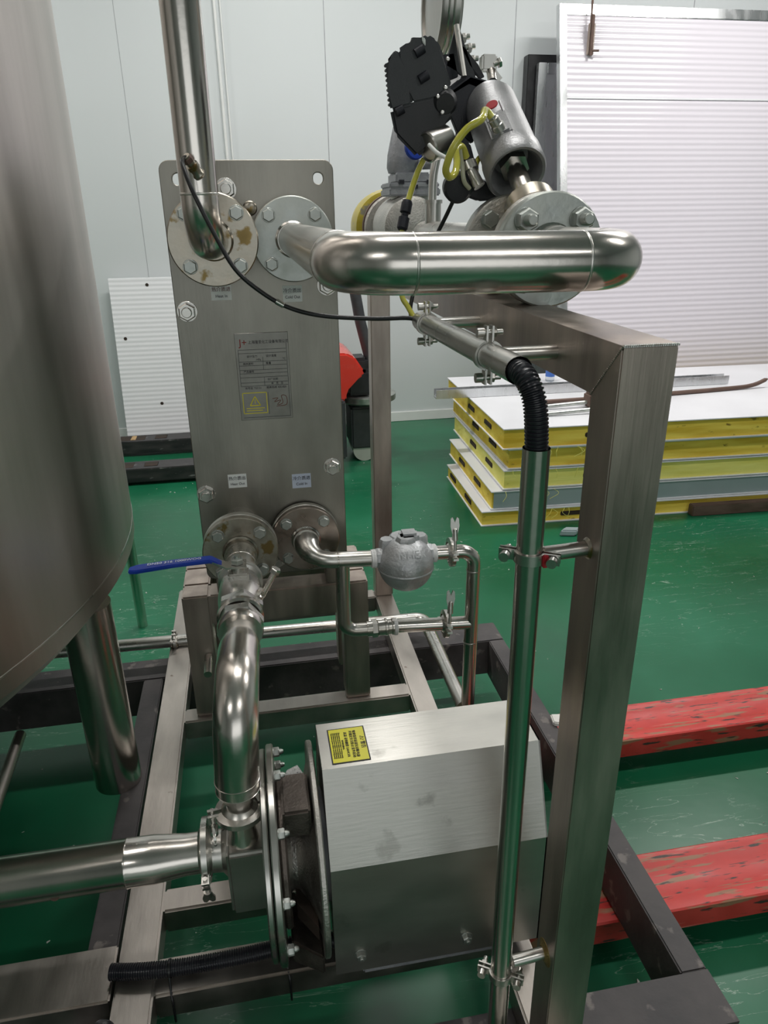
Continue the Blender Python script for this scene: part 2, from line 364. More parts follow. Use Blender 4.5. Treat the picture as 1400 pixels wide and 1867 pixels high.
def text(name, body, size, m, parent, centre, right, up, sx=1.0, lift=0.0006):
    me = text_mesh(body, size, name); r = Vector(right).normalized(); u = Vector(up).normalized(); n = r.cross(u)
    mx = Matrix((( r.x*sx, u.x, n.x), (r.y*sx, u.y, n.y), (r.z*sx, u.z, n.z))).to_4x4()
    me.transform(mx); me.transform(Matrix.Translation(Vector(centre)+n*lift)); me.materials.clear()
    return put(me, name, m, parent)
def rrect(cx, cz, w_, h_, r, n=6):
    pts = []
    for sx, sz, a0 in ((1, 1, 0), (-1, 1, PI/2), (-1, -1, PI), (1, -1, 3*PI/2)):
        for k in range(n+1):
            a = a0+PI/2*k/n; pts.append((cx+sx*(w_/2-r)+r*math.cos(a), cz+sz*(h_/2-r)+r*math.sin(a)))
    return pts
def holed_plate(loops, y0, th, bev=0.001):
    """plate in the xz plane with holes; loops[0] is the outline"""
    cu = bpy.data.curves.new('c', 'CURVE'); cu.dimensions = '2D'; cu.fill_mode = 'BOTH'; cu.extrude = th/2-bev; cu.bevel_depth = bev; cu.bevel_resolution = 1
    for lp in loops:
        s = cu.splines.new('POLY'); s.points.add(len(lp)-1); s.use_cyclic_u = True
        for p, q in zip(s.points, lp): p.co = (q[0], q[1], 0, 1)
    o = bpy.data.objects.new('c', cu); COL.objects.link(o)
    dg = bpy.context.evaluated_depsgraph_get(); dg.update(); me = bpy.data.meshes.new_from_object(o.evaluated_get(dg))
    COL.objects.unlink(o); bpy.data.objects.remove(o); bpy.data.curves.remove(cu)
    me.transform(Matrix(((1, 0, 0, 0), (0, 0, -1, y0+th/2), (0, 1, 0, 0), (0, 0, 0, 1)))); me.materials.clear()
    return me
def circ(cx, cz, r, n=20): return [(cx+r*math.cos(2*PI*k/n), cz+r*math.sin(2*PI*k/n)) for k in range(n)]
def tri_clamp(parent_label, c, d, r, wing, group=None, cat='clamp', lever=0.05, mid='steel_tube'):
    """hinged two-half sanitary clamp around a tube at c, tube axis d, wing nut on side `wing` (unit vector)"""
    t = thing('pipe_clamp', c, parent_label, cat, group)
    c = Vector(c); d = Vector(d).normalized(); wv = Vector(wing); wv = (wv-d*wv.dot(d)).normalized(); s = d.cross(wv).normalized()
    for sg in (1, -1):
        bm = nb()
        pts = [c+(wv*math.cos(a)+s*sg*math.sin(a))*(r+0.004) for a in [0.12+(PI-0.2)*k/14 for k in range(15)]]
        # flat band: sweep a box section as stacked rings
        prev = None
        for p in pts:
            rad = (p-c).normalized()
            q = [bm.verts.new(p+rad*a+d*b) for a, b in ((-0.005, -0.007), (0.005, -0.0045), (0.005, 0.0045), (-0.005, 0.007))]
            if prev:
                for k in range(4): bm.faces.new((prev[k], prev[(k+1) % 4], q[(k+1) % 4], q[k]))
            else: bm.faces.new(q[::-1])
            prev = q
        bm.faces.new(prev)
        e = c+wv*(r+0.012)
        pr = [e+s*sg*0.004+d*0.006-wv*0.008, e+s*sg*0.004-d*0.006-wv*0.008, e+s*sg*0.004-d*0.006+wv*0.008, e+s*sg*0.004+d*0.006+wv*0.008]
        prism(bm, pr, s*sg*0.005)
        obj('clamp_half', bm, mid, t)
    bm = nb(); cyl(bm, c-wv*(r+0.011)-d*0.009, c-wv*(r+0.011)+d*0.009, 0.0045, 12); obj('hinge_pin', bm, mid, t)
    bm = nb(); e = c+wv*(r+0.013); cyl(bm, e-s*0.014, e+s*lever*0.75, 0.0035, 12); obj('clamp_screw', bm, mid, t)
    bm = nb(); k = e+s*lever*0.45
    lathe(bm, k, s, [(0, 0.007), (lever*0.3, 0.006), (lever*0.34, 0.003)], 14)
    Lw = lever*0.62
    prism(bm, [k+d*x_+s*Lw*y_-wv*0.002 for x_, y_ in ((-0.004, 0.1), (-0.0105, 0.62), (-0.0095, 0.95), (-0.004, 1.02), (0, 0.72), (0.004, 1.02), (0.0095, 0.95), (0.0105, 0.62), (0.004, 0.1))], wv*0.004, 0.0008)
    obj('wing_nut', bm, mid, t)
    return t
def ferrule(bm, c, d, r, R=None, t=0.006):
    R = R or r*1.45
    d = Vector(d).normalized(); lathe(bm, Vector(c)-d*t, d, [(-0.006, r), (0, R*0.93), (t*0.6, R), (t*1.4, R), (2*t, R*0.93), (2*t+0.006, r)], 32)

# ================================================================== THE ROOM
F = -H
bm = nb(); box(bm, -6, 7, -5.5, 5.6, F-0.1, F); struct('floor', bm, 'green_epoxy')
WY = 5.34
bm = nb(); box(bm, -6, 7, WY, WY+0.1, F, CEIL); wall_b = struct('wall_back', bm, 'wall_panel')
bm = nb(); box(bm, -6.1, -6, -5.5, WY+0.1, F, CEIL); struct('wall_left', bm, 'dark_wall')
bm = nb(); box(bm, 7, 7.1, -5.5, WY+0.1, F, CEIL); struct('wall_right', bm, 'wall_panel')
bm = nb(); box(bm, -6.1, 7.1, -5.6, -5.5, F, CEIL); struct('wall_front', bm, 'dark_wall')
bm = nb(); box(bm, -6.1, 7.1, -5.6, WY+0.1, CEIL, CEIL+0.1); struct('ceiling', bm, 'ceiling_white')
bm = nb(); box(bm, -6, 7, WY-0.012, WY, F, F+0.075, 0.003); struct('baseboard_back', bm, 'skirting_white')
n_ = 1
for sx in (-3.17, -1.91, -0.652, 0.607, 1.865, 3.12):
    sw = 0.0009 if sx < 0 else 0.0022
    bm = nb(); box(bm, sx-sw, sx+sw, WY-0.0015, WY+0.01, F+0.075, CEIL); struct('trim_%d' % n_, bm, 'grey_casting'); n_ += 1
# ceiling lamps housings
for (x, y) in [(-2.6, 3.7), (0.4, 3.7), (3.2, 3.7), (-2.6, 1.3), (0.5, 1.3), (3.2, 1.3), (-2.2, -2.2), (1.6, -2.2)]:
    t = thing('ceiling_lamp', (x, y, CEIL-0.06), 'long white tube lamp fixed under the ceiling', 'lamp', 'tube lamps on the ceiling')
    bm = nb(); box(bm, x-0.64, x+0.64, y-0.09, y+0.09, CEIL-0.06, CEIL, 0.005); obj('housing', bm, 'lamp_housing', t)
# thin pipes running down the back wall
for dx, r in ((-0.060, 0.010), (-0.025, 0.005)):
    bm = nb(); cyl(bm, (dx, WY-0.02, -0.2), (dx, WY-0.02, CEIL), r, 14)
    o = obj('wall_conduit', bm, 'skirting_white')
    tag(o, 'thicker white conduit pipe running down the back wall' if r > 0.008 else 'thin white cable running down the back wall beside the conduit', 'pipe')

# ---------------- framed ribbed panel leaning on the back wall (right)
def lean(bm, y_bot, y_top, z_bot, z_top):
    for v in bm.verts:
        k = (v.co.z-z_bot)/(z_top-z_bot); v.co.y += y_bot+(y_top-y_bot)*k
t = thing('framed_panel', (3.7, 5.05, F), 'large white ribbed panel in an aluminium frame leaning against the back wall', 'panel')
ZT = 1.19
XL = 2.065
def lb(x0, x1, y0, y1, z0, z1, name, m, bev=0.003, lab=None):
    bm = nb(); box(bm, x0, x1, y0, y1, z0, z1, bev); lean(bm, 4.54, 5.10, F, ZT); return obj(name, bm, m, t, lab)
lb(XL+0.04, 5.3, 0.008, 0.045, F+0.12, ZT-0.05, 'ribbed_sheet', 'ribbed_sheet_pink', 0)
lb(XL, XL+0.048, 0, 0.06, F, ZT, 'frame_upright', 'aluminium')
lb(5.3, 5.36, 0, 0.06, F, ZT, 'frame_upright', 'aluminium')
lb(XL+0.048, 5.3, 0, 0.06, ZT-0.06, ZT, 'frame_rail', 'aluminium')
lb(XL+0.048, 5.3, 0, 0.06, F, F+0.13, 'frame_rail', 'aluminium')
lb(XL+0.048, 5.3, 0.002, 0.02, 0.655, 0.668, 'joint_strip', 'sheet_white', 0.001)
# panels behind it
t = thing('framed_panel', (2.1, 5.2, F), 'narrow silver framed panel showing behind the left edge of the large ribbed panel', 'panel')
bm = nb(); box(bm, 1.985, 2.045, 5.185, 5.235, F, 0.885, 0.004); obj('frame_upright', bm, 'aluminium', t)
bm = nb(); box(bm, 2.045, 2.9, 5.185, 5.235, 0.82, 0.885, 0.004); obj('frame_rail', bm, 'aluminium', t)
bm = nb(); box(bm, 2.045, 2.9, 5.195, 5.22, F, 0.82); obj('infill_sheet', bm, 'aluminium', t)
bm = nb(); box(bm, 1.93, 2.9, 5.245, 5.33, F, 0.94, 0.004)
tag(obj('black_board', bm, 'black_rubber'), 'black board edge standing between the silver framed panel and the wall', 'board')
# door bolt on the ribbed panel
t = thing('door_bolt', (2.27, 5.0, 0.9), 'small steel bolt latch hanging at the top left of the large ribbed panel', 'latch')
bm = nb(); cyl(bm, (2.262, 5.045, 0.95), (2.262, 5.07, 1.45), 0.007, 12); obj('rod', bm, 'brown_steel', t)
bm = nb(); box(bm, 2.240, 2.285, 5.030, 5.045, 0.905, 1.075, 0.003); obj('latch_plate', bm, 'steel_frame', t)
bm = nb(); cyl(bm, (2.262, 5.020, 0.90), (2.262, 5.025, 1.12), 0.010, 12); cyl(bm, (2.262, 5.02, 0.925), (2.31, 5.01, 0.925), 0.006, 10); obj('sliding_bolt', bm, 'brown_steel', t)

# ---------------- white ribbed sheet leaning at the left
bm = nb(); box(bm, -0.905, 0.30, -0.012, 0.012, F, -0.385)
for v in bm.verts: v.co.y += 5.10+0.17*(v.co.z-F)/(1.115)
for hx, hz in ((-0.62, -0.42), (-0.86, -0.75), (-0.64, -1.27)): pass
t = thing('ribbed_sheet', (-0.3, 5.15, F), 'white ribbed sheet leaning low against the back wall behind the black forks', 'panel')
obj('sheet', bm, 'ribbed_sheet_white', t)
for hx, hz in ((-0.66, -0.43), (-0.84, -0.77), (-0.65, -1.21)):
    y = 5.10+0.17*(hz-F)/1.115-0.013
    bm = nb(); disc(bm, (hx, y, hz), (0, -1, 0), 0.011, 0.002, 0.0004, 16); obj('screw_hole', bm, 'hollow_dark', t)

# ---------------- stack of insulation panels
stack = [  # x0 (left end), y0, y1, z0, z1, edge materials front
    (1.085, 3.26, 4.02, -1.500, -1.418, 'foam_yellow', 'foam_yellow', 'dirty bottom'),
    (1.135, 3.27, 4.20, -1.416, -1.316, 'sheet_edge_grey', 'foam_yellow', ''),
    (1.195, 3.27, 4.38, -1.312, -1.208, 'foam_pale', 'foam_pale', ''),
    (1.215, 3.27, 4.44, -1.204, -1.098, 'foam_yellow', 'foam_yellow', ''),
    (1.175, 3.25, 4.46, -1.092, -0.985, 'foam_yellow', 'foam_yellow', '')]
labs = ['bottom insulation panel of the stack lying on the green floor, edge dirty and frayed',
        'insulation panel second from the bottom of the stack, with grey metal front edge',
        'pale yellow insulation panel in the middle of the stack',
        'yellow insulation panel second from the top of the stack',
        'topmost insulation panel of the stack, white face up under the metal bar']
for i, (x0, y0, y1, z0, z1, mf, ml, _) in enumerate(stack):
    t = thing('insulation_panel', (2.5, 3.8, z0), labs[i], 'panel', 'insulation panels in the stack')
    x1 = 4.0; sk = 0.02*((i % 3)-1)
    def shear(bm, k=0.10+sk):
        for v in bm.verts: v.co.x += (v.co.y-y0)*k*0.35; v.co.y -= (v.co.x-x0)*0.045
    bm = nb(); box(bm, x0+0.004, x1-0.004, y0+0.004, y1-0.004, z0+0.006, z1-0.006)
    shear(bm); obj('foam_core', bm, ml, t)
    if mf == 'sheet_edge_grey':
        bm = nb(); box(bm, x0+0.012, x1, y0-0.002, y0+0.003, z0+0.002, z1-0.004); shear(bm); obj('edge_strip', bm, mf, t, label='grey sheet metal edge')
    else:
        hole = [] 
        for hx in (0.42, 1.75):
            bm = nb(); box(bm, x0+hx, x0+hx+0.16, y0-0.001, y0+0.012, (z0+z1)/2-0.012, (z0+z1)/2+0.012, 0.004)
            shear(bm); obj('cam_lock_slot', bm, 'hollow_dark', t)
    for hy in (0.22, 0.56):
        bm = nb(); box(bm, x0-0.001, x0+0.012, y0+hy, y0+hy+0.13, (z0+z1)/2-0.014, (z0+z1)/2+0.014, 0.004); shear(bm); obj('cam_lock_slot', bm, 'hollow_dark', t)
    for zz, nm in ((z0, 'lower_sheet'), (z1-0.006, 'upper_sheet')):
        bm = nb(); box(bm, x0-0.004, x1, y0-0.008, y1, zz, zz+0.006, 0.001); shear(bm); obj(nm, bm, 'sheet_white', t)
# frayed threads
bm = nb()
for k in range(26):
    x = 1.0+random.random()*0.6; z = random.choice([-1.09, -1.2, -1.31, -1.42]); y = 3.24-(x-1.1)*0.045
    sweep(bm, spline([(x+0.15, y-0.004, z), (x+0.16+random.uniform(-.03, .03), y-0.02, z-0.02), (x+0.15+random.uniform(-.05, .05), y-0.015, z-0.05)], 4), 0.0012, 5)
o = obj('foil_threads', bm, 'foam_pale'); o['kind'] = 'stuff'; tag(o, 'loose frayed foam threads on the edges of the insulation panels', 'debris')
# brown steel bearer under the stack on the right
bm = nb(); box(bm, 2.2, 4.0, 3.20, 3.245, F, F+0.06, 0.004)
for v in bm.verts: v.co.y -= (v.co.x-1.085)*0.045
tag(obj('steel_bearer', bm, 'brown_steel'), 'dark brown steel bar on the floor along the foot of the panel stack', 'bar')
# flat channel bar on top
bm = nb(); a = V(1.00, 3.93, -0.958); b = V(2.80, 3.90, -0.958)
d = (b-a).normalized(); n = V(d.y, -d.x, 0)
prism(bm, [a+n*0.03+V(0, 0, -0.025), a-n*0.03+V(0, 0, -0.025), a-n*0.03+V(0, 0, 0.025), a-n*0.025+V(0, 0, 0.025), a-n*0.025+V(0, 0, -0.019), a+n*0.025+V(0, 0, -0.019), a+n*0.025+V(0, 0, 0.025), a+n*0.03+V(0, 0, 0.025)], b-a)
tag(obj('metal_channel', bm, 'aluminium'), 'long silver U-shaped metal channel lying across the top of the panel stack', 'bar')
# crowbar
bm = nb(); sweep(bm, spline([(1.45, 3.66, -0.972), (2.2, 3.68, -0.972), (2.70, 3.72, -0.972), (2.86, 3.735, -0.965), (2.96, 3.745, -0.935)], 6), [0.012]*20+[0.012]*4+[0.005], 10)
tag(obj('crowbar', bm, 'brown_steel'), 'dark iron crowbar with a bent tip lying on the stacked white panels', 'tool')
# clamp tool
t = thing('bar_clamp', (1.75, 3.62, -0.985), 'dark bar clamp with thin silver rods lying on the top panel beside the post', 'tool')
bm = nb(); sweep(bm, [(1.42, 3.55, -0.972), (1.80, 3.55, -0.955)], 0.011, 10); obj('rod', bm, 'zinc', t)
bm = nb(); sweep(bm, [(1.38, 3.42, -0.975), (1.78, 3.42, -0.960)], 0.011, 10); obj('rod', bm, 'zinc', t)
bm = nb(); box(bm, 1.74, 1.93, 3.50, 3.60, -0.985, -0.905, 0.012); box(bm, 1.79, 2.0, 3.36, 3.50, -0.985, -0.925, 0.014); obj('clamp_head', bm, 'brown_steel', t)
# bottle
t = thing('water_bottle', (1.83, 4.25, -0.985), 'small clear plastic bottle with blue label on top of the panel stack', 'bottle')
bm = nb(); lathe(bm, (1.80, 4.2, -0.983), (0, 0, 1), [(0, 0.02), (0.004, 0.028), (0.10, 0.028), (0.13, 0.012), (0.15, 0.011)], 20); obj('bottle_body', bm, 'bottle_plastic', t)
bm = nb(); lathe(bm, (1.80, 4.2, -0.983), (0, 0, 1), [(0.03, 0.0288), (0.07, 0.0288)], 20, False); obj('paper_label', bm, 'bottle_blue', t)
bm = nb(); lathe(bm, (1.80, 4.2, -0.834), (0, 0, 1), [(0, 0.014), (0.015, 0.014)], 16); obj('cap', bm, 'bottle_blue', t)

# ---------------- far black pallet truck with red cover
t = thing('pallet_truck', (0.2, 4.6, F), 'black pallet truck with red motor cover parked along the back wall', 'pallet truck')
for y0, lab in ((4.86, None), (4.27, None)):
    bm = nb(); z0, z1 = F+0.02, F+0.105
    prism(bm, [(-0.96, y0+0.02, z0), (-0.99, y0+0.06, z0), (-0.96, y0+0.15, z0), (0.40, y0+0.16, z0), (0.40, y0, z0), (-0.86, y0, z0)][::-1], (0, 0, z1-z0), 0.004)
    fk = obj('fork', bm, 'fork_black', t)
    bm = nb(); box(bm, -0.93, -0.76, y0+0.03, y0+0.13, z1-0.03, z1+0.001, 0.002); obj('roller_slot', bm, 'hollow_dark', fk)
    bm = nb(); cyl(bm, (-0.84, y0+0.035, z1-0.035), (-0.84, y0+0.125, z1-0.035), 0.04, 20); obj('load_roller', bm, 'rubber_roller', fk)
    bm = nb(); box(bm, -0.70, -0.62, y0+0.04, y0+0.12, z1-0.02, z1+0.002, 0.002); obj('access_slot', bm, 'hollow_dark', fk)
bm = nb(); box(bm, 0.38, 0.52, 4.20, 5.0, F+0.10, -1.04, 0.01); obj('chassis', bm, 'black_powder', t)
bm = nb(); prism(bm, [(0.30, 4.25, -1.05), (0.535, 4.25, -1.05), (0.535, 4.25, -0.975), (0.565, 4.25, -0.945), (0.64, 4.25, -0.905), (0.645, 4.25, -0.875), (0.59, 4.25, -0.79), (0.54, 4.25, -0.765), (0.30, 4.25, -0.765)], (0, 0.45, 0), 0.012); obj('motor_cover', bm, 'red_cover', t)
bm = nb(); box(bm, 0.56, 0.72, 4.40, 4.75, -1.06, -0.90, 0.02); box(bm, 0.60, 0.70, 4.42, 4.60, -0.98, -0.83, 0.02); obj('hydraulic_pump', bm, 'black_plastic', t)
bm = nb(); lathe(bm, (0.70, 4.55, -1.13), (0, 0, 1), [(0, 0.15), (0.02, 0.19), (0.055, 0.19), (0.06, 0.18)], 28); obj('turntable', bm, 'zinc', t)
bm = nb(); box(bm, 0.58, 0.80, 4.42, 4.70, F+0.09, -1.14, 0.012); obj('wheel_fork', bm, 'black_powder', t)
bm = nb(); cyl(bm, (0.665, 4.44, F+0.075), (0.665, 4.68, F+0.075), 0.075, 24); obj('steer_wheel', bm, 'wheel_white', t)
bm = nb(); sweep(bm, rounded([(0.75, 4.5, -0.98), (0.665, 4.5, -0.62), (0.63, 4.5, -0.40), (0.625, 4.5, -0.22)], 0.1), 0.034, 14); obj('tiller', bm, 'black_powder', t)
bm = nb(); cyl(bm, (0.625, 4.42, -0.22), (0.625, 4.58, -0.22), 0.03, 14); obj('tiller_grip', bm, 'black_rubber', t)

# ================================================================== RED PALLET FORKS (front right)
t = thing('pallet_truck', (1.6, 1.3, F), 'scuffed red pallet truck forks pushed under the black base frame at right', 'pallet truck')
for y0, y1 in ((0.972, 1.124), (1.490, 1.640)):
    z0, z1 = -1.447, -1.388; x0 = 0.412 if y0 < 1.2 else 0.45; x1 = 2.5
    bm = nb()
    prof = [(y0, z0), (y0, z1-0.012), (y0+0.012, z1-0.012), (y0+0.026, z1), (y0+0.045, z1), (y0+0.052, z1-0.004), (y1-0.052, z1-0.004), (y1-0.045, z1), (y1-0.026, z1), (y1-0.012, z1-0.012), (y1, z1-0.012), (y1, z0), (y1-0.006, z0), (y1-0.006, z0+0.03), (y0+0.006, z0+0.03), (y0+0.006, z0)]
    prof = [(y0, z0), (y0, z1-0.003), (y0+0.004, z1), (y0+0.030, z1), (y0+0.036, z1-0.004), (y1-0.036, z1-0.004), (y1-0.030, z1), (y1-0.004, z1), (y1, z1-0.003), (y1, z0), (y1-0.006, z0), (y1-0.006, z1-0.012), (y0+0.006, z1-0.012), (y0+0.006, z0)]
    prism(bm, [(x0, a, b) for a, b in prof], (x1-x0, 0, 0)); fk = obj('fork', bm, 'red_jack_paint', t)
    for wx in (x0+0.12, 2.2):
        bm = nb(); cyl(bm, (wx, y0+0.03, F+0.036), (wx, y1-0.03, F+0.036), 0.036, 20); obj('load_roller', bm, 'rubber_roller', fk)
bm = nb(); box(bm, 2.5, 2.62, 0.95, 1.66, F+0.05, -1.2, 0.01); obj('fork_bridge', bm, 'red_jack_paint', t)

# ================================================================== BLACK BASE FRAME
t = thing('base_frame', (-0.1, 1.3, -1.388), 'dark painted steel base frame lying across the red forks under the skid', 'frame')
BT, BB = -1.26, -1.386
def channel(bm, p0, p1, w, side):
    """C-section beam lying between p0 and p1 (corner line), width w towards side; web on the outside"""
    p0 = Vector(p0); d = Vector(p1)-p0; s = Vector(side); hgt = BT-BB; th = 0.007
    prof = [(0, 0), (w, 0), (w, th), (th, th), (th, hgt-th), (w, hgt-th), (w, hgt), (0, hgt)]
    prism(bm, [p0+s*a+V(0, 0, b) for a, b in prof], d)
bm = nb(); box(bm, 0.662, 0.712, 0.766, 1.869, BB, BT, 0.003); obj('side_beam', bm, 'black_frame_paint', t)
bm = nb(); box(bm, -0.392, -0.337, 0.766, 1.869, BB, BT, 0.003); obj('side_beam', bm, 'black_frame_paint', t)
bm = nb(); channel(bm, (-1.9, 0.765, BB), (0.712, 0.765, BB), 0.092, (0, -1, 0)); obj('cross_beam', bm, 'black_frame_paint', t)
bm = nb(); box(bm, -1.9, 0.712, 1.87, 1.975, BB, BT, 0.003); obj('cross_beam', bm, 'black_frame_paint', t)
bm = nb(); box(bm, -1.9, -1.85, 0.766, 1.869, BB, BT, 0.003); obj('side_beam', bm, 'black_frame_paint', t)

# ================================================================== STAINLESS SKID
t = thing('equipment_skid', (0.04, 1.4, -1.257), 'stainless steel skid of welded square tubes carrying pump and heat exchanger', 'frame')
ST, SB = -1.20, -1.257
def rail(x0, x1, y0, y1, z0=SB, z1=ST, name='skid_rail', m='steel_rail', lab=None):
    bm = nb(); box(bm, x0, x1, y0, y1, z0, z1, 0.004, 2); return obj(name, bm, m, t, lab)
rail(-0.316, -0.250, 0.55, 2.30)
rail(0.343, 0.401, 0.50, 2.17)
rail(-0.250, 0.343, 0.857, 0.926)
rail(-0.250, 0.05, 1.018, 1.070)
rail(-0.250, 0.343, 1.570, 1.625)
rail(-0.250, 0.343, 2.115, 2.17)
rail(-0.250, 0.343, 0.52, 0.578)
# wide steel tray at lower left
t = thing('cable_tray', (-0.9, 0.9, -1.26), 'wide flat stainless tray with a folded edge beside the skid at lower left', 'tray')
bm = nb(); box(bm, -1.9, -0.320, 0.862, 0.965, -1.258, -1.198, 0.003); obj('tray_body', bm, 'steel_rail', t)
# round brace bar at far left
bm = nb(); cyl(bm, (-0.76, 1.87, -1.40), (-0.72, 0.965, -1.40), 0.016, 16)
tag(obj('brace_bar', bm, 'steel_rail'), 'round grey bar running low between the beams under the tank', 'bar')

# ================================================================== HEAT EXCHANGER
t = thing('heat_exchanger', (0.02, 1.72, -0.85), 'tall stainless plate heat exchanger standing upright in the middle of the skid', 'heat exchanger')
HY = 1.57
def slot(cx, cz): return rrect(cx, cz, 0.023, 0.024, 0.0105, 5)
me = holed_plate([rrect(0.0185, -0.3515, 0.331, 0.893, 0.018), slot(0.155, 0.063), slot(-0.115, 0.063)], HY, 0.014, 0.0015)
fp = put(me, 'front_plate', 'steel_plate', t)
bm = nb(); box(bm, -0.090, 0.128, HY+0.03, HY+0.20, -0.77, 0.03, 0.004)
bmesh.ops.translate(bm, verts=bm.verts, vec=(0, 0, 0)); obj('plate_pack', bm, 'steel_brushed', t)
me = holed_plate([rrect(0.0185, -0.385, 0.300, 0.81, 0.018)], HY+0.215, 0.012, 0.0015)
put(me, 'back_plate', 'steel_plate', t)
for x, z in ((-0.026, 0.045), (-0.125, -0.183), (0.163, -0.140), (-0.129, -0.582), (0.158, -0.538), (-0.052, -0.648), (0.02, -0.76)):
    place('tie_nut', 'studnut', studnut, 'steel_tube', t, (x, HY, z), (0, -1, 0))
    bm = nb(); cyl(bm, (x, HY+0.014, z), (x, HY+0.24, z), 0.0075, 12); obj('tie_rod', bm, 'steel_tube', t)
bm = nb(); lathe(bm, (0.0175, HY, 0.010), (0, -1, 0), [(0, 0.014), (0.004, 0.014), (0.006, 0.012), (0.012, 0.012), (0.014, 0.009)], 24); obj('plug', bm, 'steel_stained', t)
# feet
for x0, x1 in ((-0.13, -0.09), (0.135, 0.175)):
    bm = nb(); box(bm, x0, x1, HY+0.016, HY+0.20, -0.848, -0.79, 0.002); obj('foot_bracket', bm, 'steel_frame', t)
# port labels
def port_label(x0, x1, z0, z1, cn, en, mt, ink):
    bm = nb(); box(bm, x0, x1, HY-0.0008, HY-0.0001, z0, z1); l = obj('port_label', bm, mt, t)
    cx = (x0+x1)/2; cz = (z0+z1)/2; s = (x1-x0)
    text('lettering', cn, s*0.235, ink, l, (cx, HY-0.001, cz+s*0.15), (1, 0, 0), (0, 0, 1))
    text('lettering', en, s*0.20, 'ink_dark', l, (cx, HY-0.001, cz-s*0.17), (1, 0, 0), (0, 0, 1))
port_label(-0.074, -0.033, -0.163, -0.133, '热介质进', 'Heat In', 'label_white', 'ink_brown')
port_label(0.071, 0.111, -0.171, -0.138, '冷介质出', 'Cold Out', 'label_white', 'ink_dark')
port_label(-0.078, -0.037, -0.573, -0.541, '热介质出', 'Heat Out', 'label_white', 'ink_dark')
port_label(0.065, 0.108, -0.585, -0.551, '冷介质进', 'Cold In', 'label_blueish', 'ink_dark')
# name plate
x0, x1, z0, z1 = -0.036, 0.076, -0.418, -0.231
bm = nb(); box(bm, x0, x1, HY-0.0018, HY-0.0001, z0, z1, 0.0006, 1); npl = obj('name_plate', bm, 'plate_engraved', t)
yy = HY-0.0021
def line(bm, xa, za, xb, zb, wd=0.0008):
    if abs(xa-xb) > abs(za-zb): box(bm, min(xa, xb), max(xa, xb), yy, yy+0.0003, za-wd/2, za+wd/2)
    else: box(bm, xa-wd/2, xa+wd/2, yy, yy+0.0003, min(za, zb), max(za, zb))
bm = nb()
for fz in (0.185, 0.225, 0.32, 0.365, 0.415, 0.455, 0.50, 0.56, 0.60): line(bm, x0+0.006, z1-fz*0.187, x1-0.006, z1-fz*0.187)
for fx, a, b in ((0.50, 0.27, 0.415), (0.55, 0.68, 0.94), (0.50, 0.50, 0.60), (0.955, 0.10, 0.97), (0.05, 0.185, 0.60)): line(bm, x0+fx*0.112, z1-a*0.187, x0+fx*0.112, z1-b*0.187)
line(bm, x0+0.006, z1-0.97*0.187, x1-0.004, z1-0.97*0.187)
obj('engraved_lines', bm, 'ink_dark', npl)
text('lettering', 'J+', 0.020, 'ink_red', npl, (x0+0.017, yy, z1-0.020), (1, 0, 0), (0, 0, 1))
text('lettering', '上海隆圣化工设备有限公司', 0.0077, 'ink_dark', npl, (x0+0.070, yy, z1-0.0195), (1, 0, 0), (0, 0, 1), 0.92)
for s_, fx, fz in (('设计压力', 0.30, 0.262), ('设计温度', 0.66, 0.262), ('MPa', 0.42, 0.30), ('℃', 0.90, 0.30), ('换热面积', 0.22, 0.345), ('重量', 0.60, 0.345), ('产品编号', 0.22, 0.435), ('出厂日期', 0.66, 0.53), ('年   月   日', 0.74, 0.58), ('许可证 TS2131', 0.28, 0.625), ('服务热线 400-820', 0.72, 0.625)):
    text('lettering', s_, 0.0056, 'ink_dark', npl, (x0+fx*0.112, yy, z1-fz*0.187), (1, 0, 0), (0, 0, 1))
bm = nb()
wx0, wx1, wz0, wz1 = x0+0.007, x0+0.058, z1-0.172, z1-0.127
for a, b, c_, d_ in ((wx0, wz0, wx1, wz0), (wx0, wz1, wx1, wz1), (wx0, wz0, wx0, wz1), (wx1, wz0, wx1, wz1), (wx0+0.006, wz0+0.011, wx1-0.006, wz0+0.011), (wx0+0.006, wz0+0.006, wx1-0.010, wz0+0.006)): line(bm, a, b, c_, d_, 0.0018)
cxw = (wx0+wx1)/2
tri = [V(cxw-0.011, yy, wz0+0.017), V(cxw, yy, wz0+0.037), V(cxw+0.011, yy, wz0+0.017)]
for a, b in zip(tri, tri[1:]+tri[:1]): cyl(bm, a, b, 0.0012, 6)
line(bm, cxw, wz0+0.021, cxw, wz0+0.031, 0.0015)
obj('warning_mark', bm, 'ink_yellow', npl, label='yellow warning triangle in a rounded frame')
bm = nb()
sx = x0+0.070; sz = z1-0.162
sweep(bm, spline([(sx, yy, sz+0.02), (sx+0.012, yy, sz+0.021), (sx+0.004, yy, sz+0.013), (sx+0.018, yy, sz+0.016), (sx+0.010, yy, sz+0.006), (sx+0.022, yy, sz+0.010), (sx+0.020, yy, sz+0.026), (sx+0.030, yy, sz+0.024), (sx+0.030, yy, sz+0.006), (sx+0.008, yy, sz+0.003)], 4), 0.0007, 5)
obj('pipe_diagram', bm, 'ink_brown', npl)

